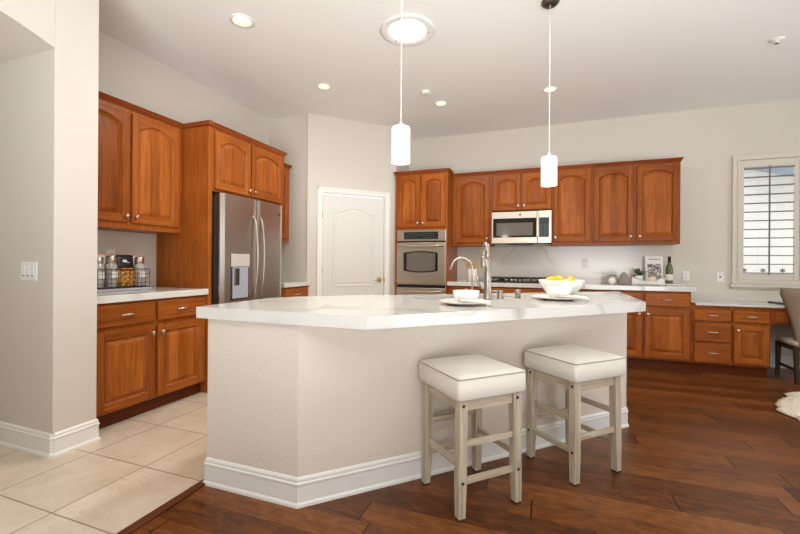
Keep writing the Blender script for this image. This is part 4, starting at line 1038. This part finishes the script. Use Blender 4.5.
def finish_stool(t, st, rails):
    for r_ in rails: st(*r_)
    H = .535; hw = .193
    # domed box cushion with a welt round its top edge
    def sqr(k, z, rr=.018, n=5):
        pts = []
        for cx, cy, a0 in ((k - rr, k - rr, 0), (-k + rr, k - rr, PI / 2), (-k + rr, -k + rr, PI), (k - rr, -k + rr, 1.5 * PI)):
            for i in range(n + 1): a = a0 + PI / 2 * i / n; pts.append((cx + rr * math.cos(a), cy + rr * math.sin(a), z))
        return pts
    c = MB().loft([sqr(hw - .006, H + .001), sqr(hw, H + .008), sqr(hw + .001, H + .05), sqr(hw - .001, H + .095), sqr(hw - .004, H + .101), sqr(hw - .03, H + .110), sqr(hw * .65, H + .121, .03), sqr(hw * .3, H + .127, .02), sqr(.006, H + .128, .004)], smooth=True).build('seat_cushion', M['leather'], t)
    MB().tube(sqr(hw - .0005, H + .097) + [sqr(hw - .0005, H + .097)[0]], .0032, 6).build('piping', M['piping'], c)
# local +x points along the island front (to the right/back), local -y towards the room
s1, st = make_stool('cream leather stool nearest the camera, at the left of the pair')
# two-rail sides face the near right; single low rails on the near left
finish_stool(s1, st, [('x', -1, .165), ('x', -1, .33), ('x', 1, .165), ('x', 1, .33), ('y', -1, .235), ('y', 1, .235)])
s1.location = (-.358, 2.004, 0); s1.rotation_euler = (0, 0, PI / 4)
s2 = copy_tree(s1); s2.location = (.143, 2.500, 0); s2.rotation_euler = (0, 0, PI / 4 + PI / 2); s2['label'] = 'cream leather stool by the right end of the island'

# ------------------------------------------------------------------ desk chair and rug
ch = thing('dining_chair', 'taupe upholstered chair with dark legs at the desk, cut by the frame edge', 'chair', (2.50, 5.02, 0), 0)
hw = .225
for sx, sy in ((-1, 1), (1, 1), (-1, -1), (1, -1)):
    k = .019; splay = -.03 if sy < 0 else 0; y0 = .30 if sy > 0 else -.02
    def sq(cx, cy, kk, z): return [(cx - kk, cy - kk, z), (cx + kk, cy - kk, z), (cx + kk, cy + kk, z), (cx - kk, cy + kk, z)]
    MB().loft([sq(sx * (hw - .01), y0 + splay, k * .75, 0), sq(sx * (hw - .015), y0, k, .36)]).build('leg', M['chair_leg'], ch)
MB().box(-hw + .004, hw - .004, -.035, .315, .315, .362, bev=.004).build('seat_frame', M['chair_leg'], ch)
for sx in (-1, 1): MB().box(sx * (hw - .012) - .008, sx * (hw - .012) + .008, -.01, .29, .115, .145, bev=.002).build('stretcher', M['chair_leg'], ch)
def sqc(k, j, z, y, rr=.04, n=5):
    pts = []
    for cx, cy, a0 in ((k - rr, j - rr, 0), (-k + rr, j - rr, PI / 2), (-k + rr, -j + rr, PI), (k - rr, -j + rr, 1.5 * PI)):
        for i in range(n + 1): a = a0 + PI / 2 * i / n; pts.append((cx + rr * math.cos(a), y + cy + rr * math.sin(a), z))
    return pts
MB().loft([sqc(hw, .185, .363, .140), sqc(hw + .006, .19, .385, .140), sqc(hw + .002, .187, .405, .140), sqc(hw - .03, .16, .418, .140), sqc(hw * .4, .08, .424, .140)], smooth=True).build('seat', M['seat_fabric'], ch)
rings = []
for i in range(11):
    u = i / 10; z = .36 + .57 * u; half = .205 + .150 * u ** 1.5; yb_ = -.015 - .09 * u ** 1.3; ring = []
    if u > .93: half -= .03
    for k in range(13):
        v = k / 12 * 2 - 1; ring.append((v * half, yb_ + .075 * v * v * (.3 + u), z + (.0 if abs(v) < .95 else -.004)))
    for k in range(13):
        v = 1 - k / 12 * 2; ring.append((v * half * .98, yb_ - .06 + .075 * v * v * (.3 + u), z))
    rings.append(ring)
MB().loft(rings, smooth=True).build('backrest', M['chair_fabric'], ch)

rg = thing('fur_rug', 'round shaggy ivory rug on the wood floor at far right', 'rug', (2.70, 3.815, 0))
rnd = random.Random(4); n = 72; ph = [rnd.uniform(0, 6.28) for _ in range(5)]
rings = []
for rr, z in ((1.0, .002), (1.02, .012), (.985, .026), (.9, .032), (.6, .034), (.25, .034)):
    ring = []
    for k in range(n):
        a = 2 * PI * k / n; wob = 1 + .022 * math.sin(11 * a + ph[0]) + .018 * math.sin(17 * a + ph[1]) + .012 * math.sin(29 * a + ph[2])
        R0 = .965 * rr * (wob if rr > .8 else 1); ring.append((R0 * math.cos(a), R0 * math.sin(a) * .98, z + rnd.uniform(-.003, .003) * (rr < 1.0)))
    rings.append(ring)
MB().loft(rings, smooth=True).build('backing', M['fur'], rg)
# tufts of pile: one mass
m = MB(); b = m.bm; rnd = random.Random(9)
for k in range(9000):
    a = rnd.uniform(0, 2 * PI); r_ = .94 * math.sqrt(rnd.random()); x, y = r_ * math.cos(a), r_ * math.sin(a) * .98
    la = rnd.uniform(0, 2 * PI); L = rnd.uniform(.02, .045); ww = .006
    tip = Vector((x + L * math.cos(la) * .9, y + L * math.sin(la) * .9, .034 + rnd.uniform(.000, .006))); pa = la + PI / 2
    if tip.x ** 2 + tip.y ** 2 > 1.01 ** 2: tip.z = .01
    z0 = .028 if r_ < .94 else .012
    v1 = b.verts.new((x + ww * math.cos(pa), y + ww * math.sin(pa), z0)); v2 = b.verts.new((x - ww * math.cos(pa), y - ww * math.sin(pa), z0)); v3 = b.verts.new(tip); v4 = b.verts.new((x + .5 * L * math.cos(la), y + .5 * L * math.sin(la), z0 - .004))
    b.faces.new((v1, v2, v3)); b.faces.new((v1, v3, v4)); b.faces.new((v2, v4, v3))
pile = m.build('pile', M['fur'], rg); pile['kind'] = 'stuff'
